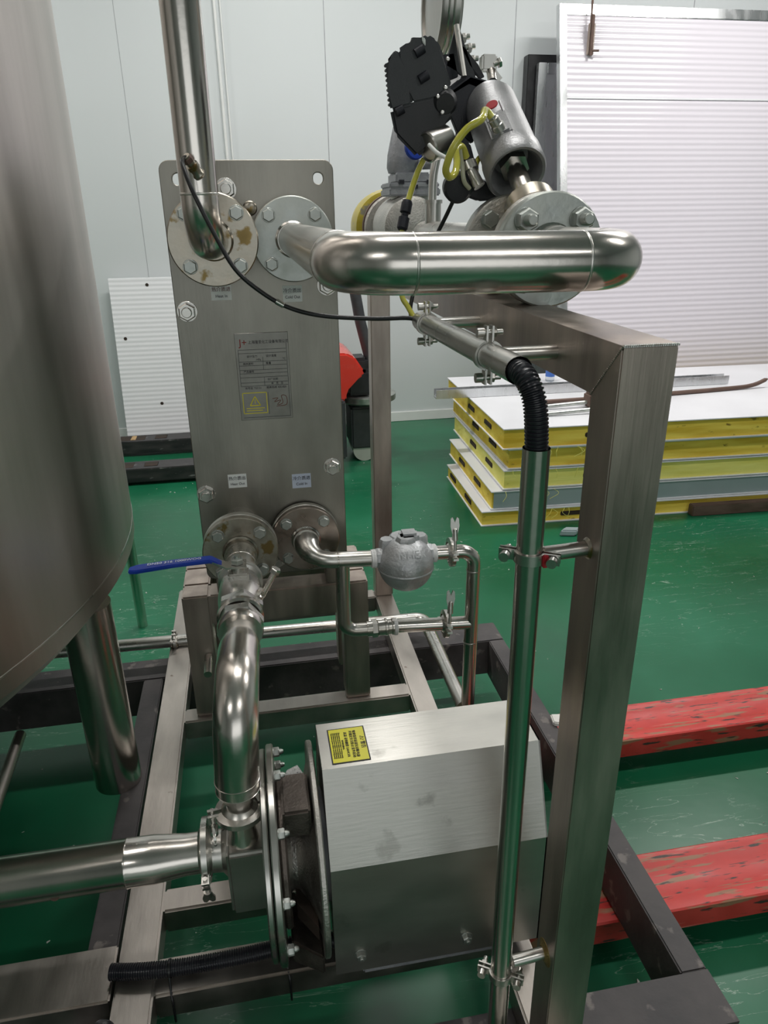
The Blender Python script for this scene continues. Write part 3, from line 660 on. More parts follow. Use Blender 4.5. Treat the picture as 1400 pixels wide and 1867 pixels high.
# stand of the heat exchanger
t = thing('exchanger_stand', (0.01, 1.65, -1.2), 'square-tube stainless stand carrying the heat exchanger on the skid', 'stand')
for xa, xb in ((-0.217, -0.152), (0.172, 0.237)):
    for ya, yb in ((1.585, 1.65), (1.74, 1.80)):
        bm = nb(); box(bm, xa, xb, ya, yb, ST, -0.85, 0.004); obj('leg', bm, 'steel_frame', t)
bm = nb(); box(bm, -0.152, 0.172, 1.585, 1.65, -0.935, -0.85, 0.004); obj('top_beam', bm, 'steel_frame', t)
bm = nb(); box(bm, -0.152, 0.172, 1.74, 1.80, -0.91, -0.85, 0.004); obj('top_beam', bm, 'steel_frame', t)
for xa, xb in ((-0.217, -0.152), (0.172, 0.237)):
    bm = nb(); box(bm, xa, xb, 1.65, 1.74, -0.91, -0.85, 0.004); obj('side_beam', bm, 'steel_frame', t)
bm = nb(); cyl(bm, (-0.125, 1.585, -1.02), (-0.125, 1.52, -1.03), 0.010, 14)
bmesh.ops.translate(bm, verts=bm.verts, vec=(-0.045, 0, 0)); obj('drain_stub', bm, 'steel_tube', t)

# ================================================================== UPPER LEFT RISER
RB = 0.0635
def flange(name, parent, c, d, r, th, m, bore=None):
    bm = nb(); disc(bm, c, d, r, th, 0.002, 64)
    return obj(name, bm, m, parent)
def neck(bm, c, d, L, r): lathe(bm, c, d, [(0, r*1.02), (0.002, r*1.12), (0.005, r*1.02), (L, r)], 32)
t = thing('inlet_riser', (-0.06, 1.35, -0.12), 'vertical stainless riser pipe bending into the upper left port of the heat exchanger', 'pipe')
cx, cz, fy = -0.054, -0.043, 1.425
path = rounded([(-0.064, 1.30, 1.2), (-0.064, 1.30, cz), (cx, fy+0.004, cz)], 0.062, 16)
bm = nb(); sweep(bm, path, 0.0302, 40); obj('riser_tube', bm, 'steel_polished', t)
flange('flange', t, (cx, fy, cz), (0, 1, 0), 0.081, 0.018, 'steel_stained')
bm = nb(); neck(bm, (cx, fy, cz), (0, -1, 0), 0.028, 0.0325); obj('weld_collar', bm, 'steel_stained', t)
bm = nb(); lathe(bm, (-0.064, 1.30, 0.028), (0, 0, 1), [(0, 0.0302), (0.001, 0.0308), (0.003, 0.0308), (0.004, 0.0302)], 40, False); obj('weld_seam', bm, 'steel_tube', t)
bolt_ring(t, (cx, fy, cz), (0, -1, 0), RB)
flange('counter_flange', t, (cx, fy+0.020, cz), (0, 1, 0), 0.080, 0.018, 'steel_flange')
bm = nb(); lathe(bm, (cx, fy+0.038, cz), (0, 1, 0), [(0, 0.045), (0.02, 0.036), (HY-fy-0.038, 0.036)], 32); obj('port_neck', bm, 'steel_tube', t)
# sensor in the riser
t = thing('temperature_sensor', (-0.078, 1.26, 0.07), 'small threaded temperature probe screwed into the left side of the riser pipe', 'sensor')
a = V(-0.060, 1.268, 0.058); d = V(-0.42, -0.45, 0.62).normalized()
bm = nb(); lathe(bm, a, d, [(-0.004, 0.009), (0.0, 0.010), (0.004, 0.008), (0.010, 0.008), (0.011, 0.0095), (0.018, 0.0095), (0.019, 0.007), (0.034, 0.0065)], 16); obj('probe_boss', bm, 'steel_stained', t)
bm = nb(); hexa(bm, a+d*0.024, d, 0.009, 0.008); obj('gland_nut', bm, 'brown_steel', t)
sens_tip = a+d*0.034; sens_d = d.copy()

# ================================================================== CROSSOVER PIPE
t = thing('crossover_pipe', (0.25, 1.1, -0.13), 'polished stainless pipe looping from the upper right port across to the valve', 'pipe')
ux, uz, uy = 0.096, -0.048, 1.525
path = rounded([(ux, uy+0.002, uz), (0.098, 0.742, -0.0475), (0.404, 0.742, -0.0505), (0.398, 0.958, -0.050)], [0.062, 0.062], 18)
bm = nb(); sweep(bm, path, 0.0302, 48); obj('looped_tube', bm, 'steel_polished', t)
for (p, d) in (((0.162, 0.742, -0.0485), (1, 0, 0)), ((0.340, 0.742, -0.050), (1, 0, 0)), ((0.0978, 0.808, -0.0475), (0, 1, 0)), ((0.4025, 0.81, -0.0505), (0, 1, 0))):
    bm = nb(); lathe(bm, p, d, [(0, 0.0302), (0.0008, 0.03065), (0.0022, 0.03065), (0.003, 0.0302)], 48, False); obj('weld_seam', bm, 'steel_tube', t)
flange('port_flange', t, (ux, uy, uz), (0, 1, 0), 0.080, 0.018, 'zinc')
flange('counter_flange', t, (ux, uy+0.020, uz), (0, 1, 0), 0.080, 0.018, 'steel_flange')
bm = nb(); neck(bm, (ux, uy, uz), (0, -1, 0), 0.02, 0.031); obj('weld_collar', bm, 'steel_tube', t)
bolt_ring(t, (ux, uy, uz), (0, -1, 0), RB)
vx, vz, vy = 0.398, -0.050, 0.957
flange('valve_flange', t, (vx, vy, vz), (0, 1, 0), 0.0725, 0.016, 'zinc')
bm = nb(); neck(bm, (vx, vy, vz), (0, -1, 0), 0.02, 0.031); obj('weld_collar', bm, 'steel_tube', t)
def bigstud():
    bm = nb(); disc(bm, (0, 0, 0), (0, 0, 1), 0.0155, 0.002, 0.0004, 28); hexa(bm, (0, 0, 0.002), (0, 0, 1), 0.015, 0.012)
    pr = [(0.013, 0.0075)]
    for k in range(7): pr += [(0.0145+k*0.0018, 0.0078), (0.0154+k*0.0018, 0.0068)]
    pr += [(0.028, 0.0068), (0.029, 0.0055)]
    lathe(bm, (0, 0, 0), (0, 0, 1), pr, 20); return bm
bolt_ring(t, (vx, vy, vz), (0, -1, 0), 0.0535, key='bigstud', make=bigstud, m='zinc', name='stud_nut')

# ================================================================== ANGLE SEAT CONTROL VALVE
t = thing('control_valve', (0.40, 1.05, -0.12), 'pneumatic angle-seat control valve with black positioner above the top beam', 'valve')
bm = nb(); disc(bm, (vx, vy+0.018, vz), (0, 1, 0), 0.0725, 0.016, 0.002, 56); obj('body_flange', bm, 'cast_steel', t)
bm = nb(); disc(bm, (vx, 1.105, vz), (0, 1, 0), 0.0725, 0.016, 0.002, 56); obj('body_flange', bm, 'cast_steel', t)
bolt_ring(t, (vx, 1.105, vz), (0, -1, 0), 0.0535, m='zinc')
bm = nb(); lathe(bm, (vx, vy+0.034, vz), (0, 1, 0), [(0, 0.036), (0.02, 0.034), (0.06, 0.044), (0.09, 0.040), (0.115, 0.036)], 32); obj('valve_body', bm, 'cast_steel', t)
AD = V(0, 0.80, 0.60)
A0 = V(0.400, 1.010, -0.045)
AO = V(0.400, 1.050, 0.006)
AD = (V(0.400, 1.258, 0.160)-V(0.400, 1.050, 0.006)).normalized()
bm = nb(); lathe(bm, AO-AD*0.06, AD, [(0, 0.028), (0.035, 0.030), (0.040, 0.036), (0.062, 0.036), (0.064, 0.030), (0.07, 0.024)], 32); obj('bonnet', bm, 'steel_stained', t)
bm = nb(); cyl(bm, AO, AO+AD*0.12, 0.0145, 28); obj('stem_tube', bm, 'steel_polished', t)
# actuator
bm = nb(); S0 = AO+AD*0.072
lathe(bm, S0, AD, [(0.040, 0.012), (0.038, 0.026), (0.020, 0.029), (0.006, 0.034), (0.0, 0.038), (-0.001, 0.042), (0.004, 0.0445), (0.034, 0.0445), (0.040, 0.0425), (0.170, 0.0405), (0.182, 0.036), (0.186, 0.02)], 48)
act = obj('actuator_cylinder', bm, 'grey_alloy', t)
u_, v_, _d = basis(AD)
side = V(-1, 0, 0)
up_ = AD.cross(side).normalized()
if up_.y > 0: up_ = -up_
# rib on the cylinder facing the camera, air boss, red dot
rb = (side*0.20+up_*0.98).normalized()
bm = nb(); c0 = S0+AD*0.040+rb*0.0415; cyl(bm, c0, S0+AD*0.115+rb*0.0412, 0.0022, 8); obj('cylinder_rib', bm, 'grey_alloy', act)
pb = (side*0.52+up_*0.85).normalized()
bm = nb(); box(bm, -0.016, 0.016, -0.02, 0.035, -0.004, 0.010, 0.004)
mx = Matrix((( (AD.cross(pb)).x, AD.x, pb.x), ((AD.cross(pb)).y, AD.y, pb.y), ((AD.cross(pb)).z, AD.z, pb.z))).to_4x4()
bmesh.ops.transform(bm, matrix=Matrix.Translation(S0+AD*0.055+pb*0.036) @ mx, verts=bm.verts); obj('port_boss', bm, 'grey_alloy', act)
bm = nb(); FD = (pb+AD*0.35+side*0.25).normalized(); lathe(bm, S0+AD*0.047+pb*0.040, FD, [(0, 0.0095), (0.012, 0.0095), (0.013, 0.008), (0.022, 0.008), (0.023, 0.006), (0.026, 0.006)], 18); fit = obj('air_fitting', bm, 'steel_tube', t)
fit_tip = S0+AD*0.047+pb*0.040+FD*0.026
bm = nb(); rd = (side*0.48+up_*0.877).normalized(); disc(bm, S0+AD*0.112+rd*0.0410, rd, 0.009, 0.002, 0.0003, 18); obj('red_cap', bm, 'red_rubber', t)
bm = nb(); lathe(bm, S0+AD*0.012, AD, [(0, 0.015), (0.0, 0.022), (0.012, 0.022)], 6); obj('gland_nut', bm, 'steel_tube', t)

# pixel-to-point helper used only to read real positions on real depth planes
def at(x, y, Yv):
    d = Vector((x-PP[0], y-PP[1], FPX)); wv = Vector((_X.dot(d), _Y.dot(d), _Z.dot(d))); return wv*(Yv/wv.y)
# black mounting bracket: folded plate over the end of the cylinder
bm = nb(); prism(bm, [at(812, 172, 1.24), at(858, 138, 1.24), at(925, 158, 1.24), at(940, 180, 1.24), at(905, 192, 1.24), at(880, 215, 1.24), at(862, 262, 1.24), at(835, 245, 1.24), at(822, 210, 1.24)], (0, 0.012, 0), 0.002)
prism(bm, [at(812, 172, 1.24), at(858, 138, 1.24), at(925, 158, 1.24), at(940, 180, 1.24), at(935, 186, 1.24), at(855, 150, 1.24), at(818, 178, 1.24)], (0, 0.10, 0.02), 0.002)
obj('mounting_bracket', bm, 'black_bracket', t)
# positioner housing
def PY(pts, y): return [at(a, b, y) for a, b in pts]
PF = 1.20
body = [(716, 98), (744, 82), (783, 64), (798, 72), (812, 96), (820, 125), (830, 158), (826, 190), (808, 238), (762, 252), (722, 240), (712, 200), (706, 150)]
pos = None
bm = nb(); prism(bm, PY([(724, 90), (744, 76), (754, 74), (780, 62), (796, 72), (806, 90), (812, 120), (824, 156), (818, 176), (752, 190), (738, 150), (730, 112)], PF), (0.020, 0.095, 0.012), 0.004)
pos = obj('positioner_body', bm, 'black_powder', t)
bm = nb(); prism(bm, PY([(703, 110), (722, 98), (729, 90), (736, 120), (746, 165), (754, 191), (712, 203), (706, 160)], PF-0.002), (0.020, 0.092, 0.012), 0.005); obj('positioner_cover', bm, 'black_powder', pos)
bm = nb(); prism(bm, PY([(710, 198), (754, 186), (822, 166), (832, 184), (826, 214), (806, 232), (790, 252), (775, 276), (760, 288), (720, 246)], PF+0.004), (0.018, 0.085, 0.010), 0.005); obj('positioner_base', bm, 'black_plastic', t)
for a, b in (((757, 98), (772, 88)), ((764, 146), (780, 136)), ((722, 205), (735, 198))):
    p, q = at(a[0], a[1], PF-0.001), at(b[0], b[1], PF-0.001)
    bm = nb(); sweep(bm, [p, (p+q)/2, q], 0.0065, 12); obj('recess_slot', bm, 'black_bracket', pos)
bm = nb(); prism(bm, PY([(769, 66), (776, 70), (776, 84), (770, 76)], PF-0.003), (0, 0.01, 0), 0.001); obj('cover_rib', bm, 'zinc', pos)
for k in range(9):
    p = at(704+k*0.9, 118+k*9, PF+0.012); bm = nb(); box(bm, p.x-0.0015, p.x+0.004, p.y, p.y+0.012, p.z-0.002, p.z+0.002, 0.001); obj('cover_fin', bm, 'black_powder', pos)
for a in ((798, 176), (806, 205), (816, 108), (812, 160)):
    place('screw', 'posscrew', lambda: (lambda b: (lathe(b, (0, 0, 0), (0, 0, 1), [(0, 0.003), (0.002, 0.003), (0.003, 0.002)], 12), b)[1])(nb()), 'steel_tube', pos, at(a[0], a[1], PF-0.002), (0, -1, 0))
bm = nb(); p = at(806, 192, PF+0.02); lathe(bm, p+V(0, 0.06, 0.02), (0, -1, -0.25), [(0, 0.020), (0.075, 0.020), (0.08, 0.016), (0.083, 0.014)], 28); obj('cable_housing', bm, 'black_plastic', t)
# silver gauge below the positioner
bm = nb(); p = at(788, 272, PF-0.01); lathe(bm, p+V(0.004, 0.012, 0.006), (-0.75, -0.35, -0.25), [(-0.03, 0.019), (-0.028, 0.022), (0.010, 0.022), (0.012, 0.020), (0.009, 0.018), (0.009, 0.0)], 36); obj('pressure_gauge', bm, 'steel_tube', t, label='small polished round gauge under the positioner')
# arm plates behind
for pl, m_ in (([(813, 120), (832, 44), (838, 50), (852, 96), (868, 140), (858, 146)], 'black_powder'), ([(835, 75), (846, 84), (872, 118), (884, 140), (876, 144), (856, 120)], 'black_plastic'), ([(806, 100), (828, 96), (836, 140), (812, 150)], 'black_bracket')):
    bm = nb(); prism(bm, PY(pl, 1.27), (0.0, 0.008, 0), 0.001); obj('lever_plate', bm, m_, t)
bm = nb(); p = at(832, 46, 1.262); q = at(846, 140, 1.24); sweep(bm, [p, q], 0.0045, 8); obj('feedback_pin', bm, 'steel_tube', t)
for (a, b) in ((852, 88), (858, 110), (842, 70)):
    p = at(a, b, 1.28); bm = nb(); cyl(bm, p-V(0.012, 0, 0), p+V(0.012, 0, 0.003), 0.004, 10); hexa(bm, p, (1, 0, 0), 0.0075, 0.006); obj('link_bolt', bm, 'steel_tube', t)
# stem coupling at the top
p = at(898, 150, 1.32); bm = nb(); cyl(bm, p, at(892, 112, 1.36), 0.008, 14); obj('stem_rod', bm, 'steel_polished', t)
p = at(890, 118, 1.345); bm = nb(); box(bm, p.x-0.013, p.x+0.013, p.y-0.01, p.y+0.012, p.z-0.01, p.z+0.014, 0.003); q = at(902, 140, 1.345)
prism(bm, [at(896, 128, 1.34), at(904, 126, 1.34), at(916, 142, 1.34), at(908, 150, 1.34)], (0, 0.01, 0)); obj('stem_coupling', bm, 'steel_tube', t)
p = at(900, 118, 1.335); bm = nb(); cyl(bm, p, at(914, 112, 1.335), 0.0035, 10); hexa(bm, at(908, 115, 1.335), (1, 0, 0.3), 0.008, 0.005); obj('coupling_bolt', bm, 'steel_tube', t)
# solenoid fittings under the positioner
bm = nb(); p = at(836, 344, 1.15); lathe(bm, p, (0.1, 1, 0.2), [(0, 0.018), (0.004, 0.022), (0.020, 0.022), (0.024, 0.016)], 28); kn = obj('regulator_knob', bm, 'black_plastic', t)
bm = nb(); prism(bm, PY([(842, 328), (866, 322), (900, 338), (915, 342), (918, 350), (904, 366), (872, 368), (846, 358)], 1.16), (0, 0.05, 0.01), 0.004); obj('regulator_body', bm, 'black_plastic', t)
bm = nb(); prism(bm, PY([(840, 246), (858, 262), (868, 300), (866, 312), (852, 312), (836, 270)], 1.17), (0, 0.03, 0.01), 0.003); obj('manifold_block', bm, 'black_bracket', t)
bm = nb(); cyl(bm, at(852, 300, 1.155), at(874, 340, 1.14), 0.009, 16); cyl(bm, at(852, 298, 1.155), at(858, 312, 1.15), 0.013, 16); obj('elbow_fitting', bm, 'steel_tube', t)
# air tubes
def tube(label, pts, r, m, name='air_tube', cat='tube', n=8):
    bm = nb(); sweep(bm, spline(pts, n), r, 14); return tag(obj(name, bm, m), label, cat)
tube('thick yellow air tube looping from the actuator cylinder down to the regulator', [fit_tip-FD*0.006, fit_tip+FD*0.010+side*0.004, at(878, 217, 1.07), at(850, 236, 1.07), at(827, 268, 1.07), at(815, 298, 1.08), at(813, 314, 1.09), at(820, 323, 1.10), at(830, 314, 1.11), at(833, 294, 1.12), at(831, 272, 1.13), at(842, 268, 1.14), at(850, 286, 1.15)], 0.0052, 'yellow_tube')
tube('pale clear air tube hanging behind the yellow loop beside the elbow fitting', [at(838, 272, 1.135), at(842, 300, 1.14), at(846, 330, 1.14), at(856, 344, 1.145)], 0.0034, 'clear_tube')
tube('short white tube between the small gauge and the yellow loop', [at(782, 264, 1.165), at(796, 278, 1.15), at(810, 286, 1.14), at(818, 290, 1.13)], 0.0030, 'label_white')
tube('short yellow tube stub behind the actuator cylinder', [at(868, 318, 1.17), at(868, 300, 1.18), at(874, 288, 1.19), at(884, 286, 1.20)], 0.0042, 'yellow_tube')
tube('yellow air tube hanging down left of the valve into a blue-black connector', [at(772, 292, 1.22), at(762, 312, 1.20), at(752, 340, 1.19), at(742, 372, 1.18)], 0.0046, 'yellow_tube')
t = thing('tube_connector', at(735, 408, 1.17), 'dark blue push-in tube connector hanging between two yellow tubes', 'connector')
bm = nb(); lathe(bm, at(743, 366, 1.18), at(734, 412, 1.17)-at(743, 366, 1.18), [(0, 0.007), (0.004, 0.0085), (0.018, 0.0085), (0.020, 0.0055), (0.024, 0.0055), (0.026, 0.0085), (0.042, 0.0085), (0.045, 0.006)], 18); obj('connector_body', bm, 'black_bracket', t)
tube('yellow air tube dropping behind the crossover pipe into the conduit end', [at(734, 408, 1.17), at(731, 470, 1.17), at(732, 535, 1.16), at(744, 560, 1.15), at(756, 580, 1.135), at(770, 592, 1.12)], 0.0042, 'yellow_tube')
tube('thin black cable from the regulator knob down behind the crossover pipe', [at(830, 358, 1.16), at(815, 390, 1.17), at(795, 430, 1.18), at(765, 490, 1.17), at(752, 540, 1.16), at(748, 566, 1.15), at(752, 580, 1.14), at(768, 590, 1.125)], 0.0032, 'black_rubber', 'cable', 'cable')
# long black sensor cable from riser to conduit
tube('thin black cable sagging from the riser probe across the heat exchanger', [sens_tip-sens_d*0.002, sens_tip+V(-0.003, -0.004, -0.004), at(333, 300, 1.215), at(352, 350, 1.19), at(390, 425, 1.17), at(430, 492, 1.16), at(480, 535, 1.16), at(530, 562, 1.16), at(590, 576, 1.15), at(680, 581, 1.14), at(745, 580, 1.13), at(765, 588, 1.12)], 0.0034, 'black_rubber', 'cable', 'cable')
bm = nb(); a, b = at(503, 549, 1.156), at(517, 557, 1.156); cyl(bm, a, b, 0.0045, 12)
tag(obj('cable_tie', bm, 'steel_tube'), 'small silver band wrapped round the sagging black cable', 'tie')

# ---------------- pipe line behind the valve
t = thing('steam_line', (0.40, 1.9, -0.12), 'stainless steam line running back from the control valve above the top beam', 'pipe')
LX = 0.402
bm = nb(); disc(bm, (LX-0.002, 1.123, vz), (0, 1, 0), 0.0725, 0.016, 0.002, 48); obj('flange', bm, 'zinc', t)
bm = nb(); lathe(bm, (LX, 1.139, vz), (0, 1, 0), [(0, 0.050), (0.03, 0.040), (0.10, 0.030), (0.55, 0.030)], 32); obj('line_tube', bm, 'steel_tube', t)
bm = nb(); cyl(bm, (LX, 1.62, vz+0.02), (LX, 1.62, 0.02), 0.017, 24); cyl(bm, (LX, 1.62, 0.015), (LX, 1.62, 0.022), 0.020, 24); obj('gauge_socket', bm, 'steel_tube', t)
bm = nb(); sweep(bm, spline([(LX-0.002, 1.62, 0.02), (LX, 1.62, 0.07), (LX+0.012, 1.62, 0.13), (LX+0.015, 1.60, 0.20)], 6), 0.009, 14); obj('gauge_siphon', bm, 'steel_tube', t)
# dial gauge at the top
t = thing('dial_gauge', (0.40, 1.52, 0.2), 'large round stainless gauge seen edge-on above the black positioner', 'gauge')
gc = V(0.357, 1.47, 0.335)
bm = nb(); lathe(bm, gc, (1, 0, 0), [(-0.001, 0.0), (0.004, 0.068), (0.0, 0.072), (0.0, 0.080), (0.005, 0.083), (0.032, 0.083), (0.035, 0.078), (0.038, 0.076)], 56); obj('gauge_case', bm, 'steel_brushed', t)
bm = nb(); lathe(bm, gc+V(0.010, 0, 0), (1, 0, 0), [(0, 0.0835), (0.002, 0.0845), (0.004, 0.0835)], 56, False); lathe(bm, gc+V(0.019, 0, 0), (1, 0, 0), [(0, 0.0835), (0.002, 0.0845), (0.004, 0.0835)], 56, False); obj('case_ring', bm, 'steel_polished', t)
def gl(a0, a1, x0, x1, name, m):
    bm = nb(); pr = None
    for k in range(9):
        a = a0+(a1-a0)*k/8; q = [bm.verts.new(gc+V(xx, -rr*math.cos(a), rr*math.sin(a))) for xx, rr in ((x0, 0.0838), (x1, 0.0838), (x1, 0.0845), (x0, 0.0845))]
        if pr:
            for j in range(4): bm.faces.new((pr[j], pr[(j+1) % 4], q[(j+1) % 4], q[j]))
        else: bm.faces.new(q[::-1])
        pr = q
    bm.faces.new(pr); obj(name, bm, m, t)
gl(0.12, 0.8, 0.006, 0.022, 'case_label', 'label_white'); gl(0.10, 0.82, 0.022, 0.031, 'case_label', 'gauge_green')
bm = nb(); lathe(bm, gc+V(0.020, 0, -0.08), (0.25, 0.55, -0.8), [(0, 0.014), (0.02, 0.010), (0.04, 0.016), (0.075, 0.016)], 6); obj('gauge_stem', bm, 'zinc', t)
# grey angle trap
t = thing('pressure_reducer', (0.40, 1.85, 0.0), 'grey cast pressure reducing valve with square flange on the line behind', 'valve')
bm = nb(); gy = 1.90
p = at(745, 345, gy); px = 0.40
box(bm, at(702, 350, gy).x, at(792, 350, gy).x, gy-0.06, gy+0.06, at(0, 357, gy).z*0+at(745, 358, gy).z, at(745, 344, gy).z, 0.003); box(bm, at(702, 350, gy).x, at(790, 350, gy).x, gy-0.06, gy+0.06, at(745, 344, gy).z, at(745, 334, gy).z, 0.003)
obj('square_flange', bm, 'grey_casting', t)
bm = nb(); x0, x1 = at(714, 330, gy).x, at(776, 330, gy).x; z0 = at(745, 335, gy).z; z1 = at(745, 316, gy).z
box(bm, x0, x1, gy-0.05, gy+0.05, z0, z1, 0.004)
lathe(bm, ((x0+x1)/2-0.012, gy, z1), (0, 0, 1), [(0, 0.038), (0.012, 0.042), (0.04, 0.040), (0.075, 0.032), (0.10, 0.026), (0.11, 0.012)], 28)
cyl(bm, ((x0+x1)/2+0.02, gy-0.03, z1+0.018), ((x0+x1)/2+0.055, gy-0.05, z1+0.018), 0.012, 14)
obj('casting', bm, 'grey_casting', t)
bm = nb(); q = V((x0+x1)/2, gy-0.055, z1+0.05); disc(bm, q, (0.3, -1, 0.2), 0.026, 0.01, 0.002, 24); obj('blue_cap', bm, 'blue_vinyl', t, label='blue round cap')
bm = nb(); lathe(bm, (0.40, 1.80, -0.035), (0, 1, 0), [(0, 0.050), (0.01, 0.068), (0.04, 0.072), (0.16, 0.072), (0.19, 0.060)], 36); cyl(bm, (0.415, gy, -0.02), (0.415, gy, z0-0.01), 0.05, 24); obj('trap_body', bm, 'cast_steel', t)
for (a, b) in ((732, 331), (783, 331), (757, 340)):
    q = at(a, b, gy-0.062); bm = nb(); box(bm, q.x-0.006, q.x+0.006, gy-0.066, gy-0.058, q.z-0.005, q.z+0.004); obj('casting_mark', bm, 'black_bracket', t)
t = thing('isolation_valve', (0.40, 2.2, -0.12), 'yellow painted flange valve at the far end of the steam line', 'valve')
bm = nb(); lathe(bm, (0.398, 2.00, -0.04), (0, 1, 0), [(0, 0.080), (0.003, 0.083), (0.018, 0.083), (0.02, 0.06)], 40); obj('flange', bm, 'cast_steel', t)
bm = nb(); lathe(bm, (0.398, 2.035, -0.038), (0, 1, 0), [(0, 0.070), (0.002, 0.083), (0.02, 0.083), (0.024, 0.07)], 40); obj('flange', bm, 'brown_steel', t)
bm = nb(); lathe(bm, (0.395, 2.075, -0.04), (0, 1, 0), [(0, 0.080), (0.006, 0.092), (0.05, 0.097), (0.10, 0.094), (0.13, 0.085), (0.15, 0.06)], 44); obj('valve_body', bm, 'yellow_paint', t)
bm = nb(); cyl(bm, (0.40, 2.22, -0.04), (0.40, 2.6, -0.04), 0.03, 24); bmesh.ops.translate(bm, verts=bm.verts, vec=(0, 0, 0)); obj('outlet_tube', bm, 'steel_tube', t)

# ================================================================== PIPE SUPPORT FRAME
t = thing('pipe_support_frame', (0.372, 1.4, ST), 'tall stainless square-tube goal frame in the right foreground carrying the valve line', 'frame')
bm = nb(); prism(bm, [(0.343, 0.636, ST), (0.343, 0.692, ST), (0.343, 0.692, -0.178), (0.343, 0.636, -0.1205)], (0.0585, 0, 0), 0.0015); obj('front_post', bm, 'steel_frame', t)
bm = nb(); box(bm, 0.343, 0.4015, 2.118, 2.172, ST, -0.178, 0.003, 3); obj('rear_post', bm, 'steel_frame', t)
bm = nb(); prism(bm, [(0.343, 0.6365, -0.1200), (0.343, 0.6925, -0.1775), (0.343, 2.172, -0.1775), (0.343, 2.172, -0.1195), (0.343, 0.6365, -0.1195)], (0.0585, 0, 0), 0.0012); obj('top_beam', bm, 'steel_frame', t)
bm = nb(); lathe(bm, (0.343, 0.664, -0.985), (-1, 0, 0), [(-0.001, 0.020), (0.0006, 0.019), (0.002, 0.0125), (0.004, 0.010)], 24)
obj('weld_collar', bm, 'weld_brown', t)
bm = nb(); lathe(bm, (0.343, 0.664, -0.343), (-1, 0, 0), [(-0.001, 0.013), (0.0006, 0.012), (0.003, 0.0095)], 24)
obj('weld_collar', bm, 'steel_stained', t)
bm = nb()
for k in range(26):
    x = 0.346+0.0022*k; lathe(bm, (x, 0.6375+0.001*random.random(), -0.1200), (0, 0, 1), [(-0.0015, 0.0018), (0.0006, 0.0014), (0.0012, 0.0)], 8)
obj('weld_bead', bm, 'zinc', t)
bm = nb()
for k in range(30):
    f = k/29; lathe(bm, (0.3428, 0.636+0.056*f, -0.120-0.058*f), (-1, 0, 0), [(-0.001, 0.0016), (0.0006, 0.001), (0.0009, 0.0)], 6)
obj('weld_bead', bm, 'steel_frame', t)

# ================================================================== CABLE CONDUIT PIPES
RC = 0.0125
TX = 0.262
t = thing('conduit_pipe', (TX, 0.9, -0.165), 'sloping stainless conduit tube clamped beside the top beam', 'pipe')
ca, cb = V(TX, 1.125, -0.1575), V(TX, 0.690, -0.1495)
bm = nb(); sweep(bm, [ca, cb], 0.0145, 28, cap=False)
sweep(bm, [ca, cb], 0.0128, 28, cap=False); obj('tube', bm, 'steel_tube', t)
t = thing('conduit_pipe', (0.275, 0.66, -1.2), 'long upright stainless conduit tube clamped beside the front post', 'pipe')
bm = nb(); sweep(bm, [(0.2742, 0.66, -0.222), (0.2765, 0.66, -1.20)], 0.0142, 28, cap=False); sweep(bm, [(0.2742, 0.66, -0.222), (0.2765, 0.66, -1.20)], 0.0124, 28, cap=False)
obj('tube', bm, 'steel_polished', t)
# corrugated hose between the two
hp = resample(spline([(TX, 0.75, -0.1505), (TX, 0.70, -0.1495), (0.264, 0.672, -0.155), (0.270, 0.661, -0.178), (0.274, 0.660, -0.220), (0.2745, 0.66, -0.255)], 14), 0.0010)
rr = [0.0122 if (k % 4) in (0, 1) else 0.0104 for k in range(len(hp))]
bm = nb(); sweep(bm, hp, rr, 24); tag(obj('corrugated_hose', bm, 'hose_plastic'), 'short black corrugated hose joining the sloping conduit to the upright conduit', 'hose')
# clamps of the conduit
def conduit_clamp(label, c, ax, r, toward, bolts_dir):
    t = thing('pipe_clamp', c, label, 'clamp', None)
    c = Vector(c); ax = Vector(ax).normalized(); bd = Vector(bolts_dir).normalized(); sd = ax.cross(bd).normalized()
    for sg in (1, -1):
        bm = nb(); prev = None
        for k in range(15):
            a = 0.22+(PI-0.44)*k/14; rad = bd*math.cos(a)+sd*sg*math.sin(a); p = c+rad*(r+0.0015)
            q = [bm.verts.new(p+rad*e+ax*f) for e, f in ((-0.0012, -0.006), (0.0012, -0.006), (0.0012, 0.006), (-0.0012, 0.006))]
            if prev:
                for j in range(4): bm.faces.new((prev[j], prev[(j+1) % 4], q[(j+1) % 4], q[j]))
            else: bm.faces.new(q[::-1])
            prev = q
        bm.faces.new(prev)
        for s2 in (1, -1):
            p = c+bd*s2*(r+0.0005)+sd*sg*0.0022
            prism(bm, [p-ax*0.006, p+ax*0.006, p+ax*0.006+bd*s2*0.018, p-ax*0.006+bd*s2*0.018], sd*sg*0.0022)
        obj('clamp_half', bm, 'steel_tube', t)
    for s2 in (1, -1):
        p = c+bd*s2*(r+0.011)
        bm = nb(); cyl(bm, p-sd*0.012, p+sd*0.016, 0.0032, 12); lathe(bm, p-sd*0.014, sd, [(0, 0.0055), (0.008, 0.0055)], 14); hexa(bm, p+sd*0.0045, sd, 0.006, 0.004); obj('clamp_bolt', bm, 'steel_tube', t)
    a, b = toward; bm = nb(); cyl(bm, Vector(a), Vector(b), 0.0085, 20); obj('stand_off', bm, 'steel_tube', t)
    return t
for yc, lab in ((1.085, 'far two-bolt clamp holding the sloping conduit off the top beam'), (0.790, 'near two-bolt clamp holding the sloping conduit off the top beam')):
    zc = -0.1575+(1.125-yc)*0.018
    conduit_clamp(lab, (TX, yc, zc), (0, 1, -0.018), 0.0145, ((TX+0.016, yc, zc), (0.343, yc, zc+0.0)), (0, 0, 1))
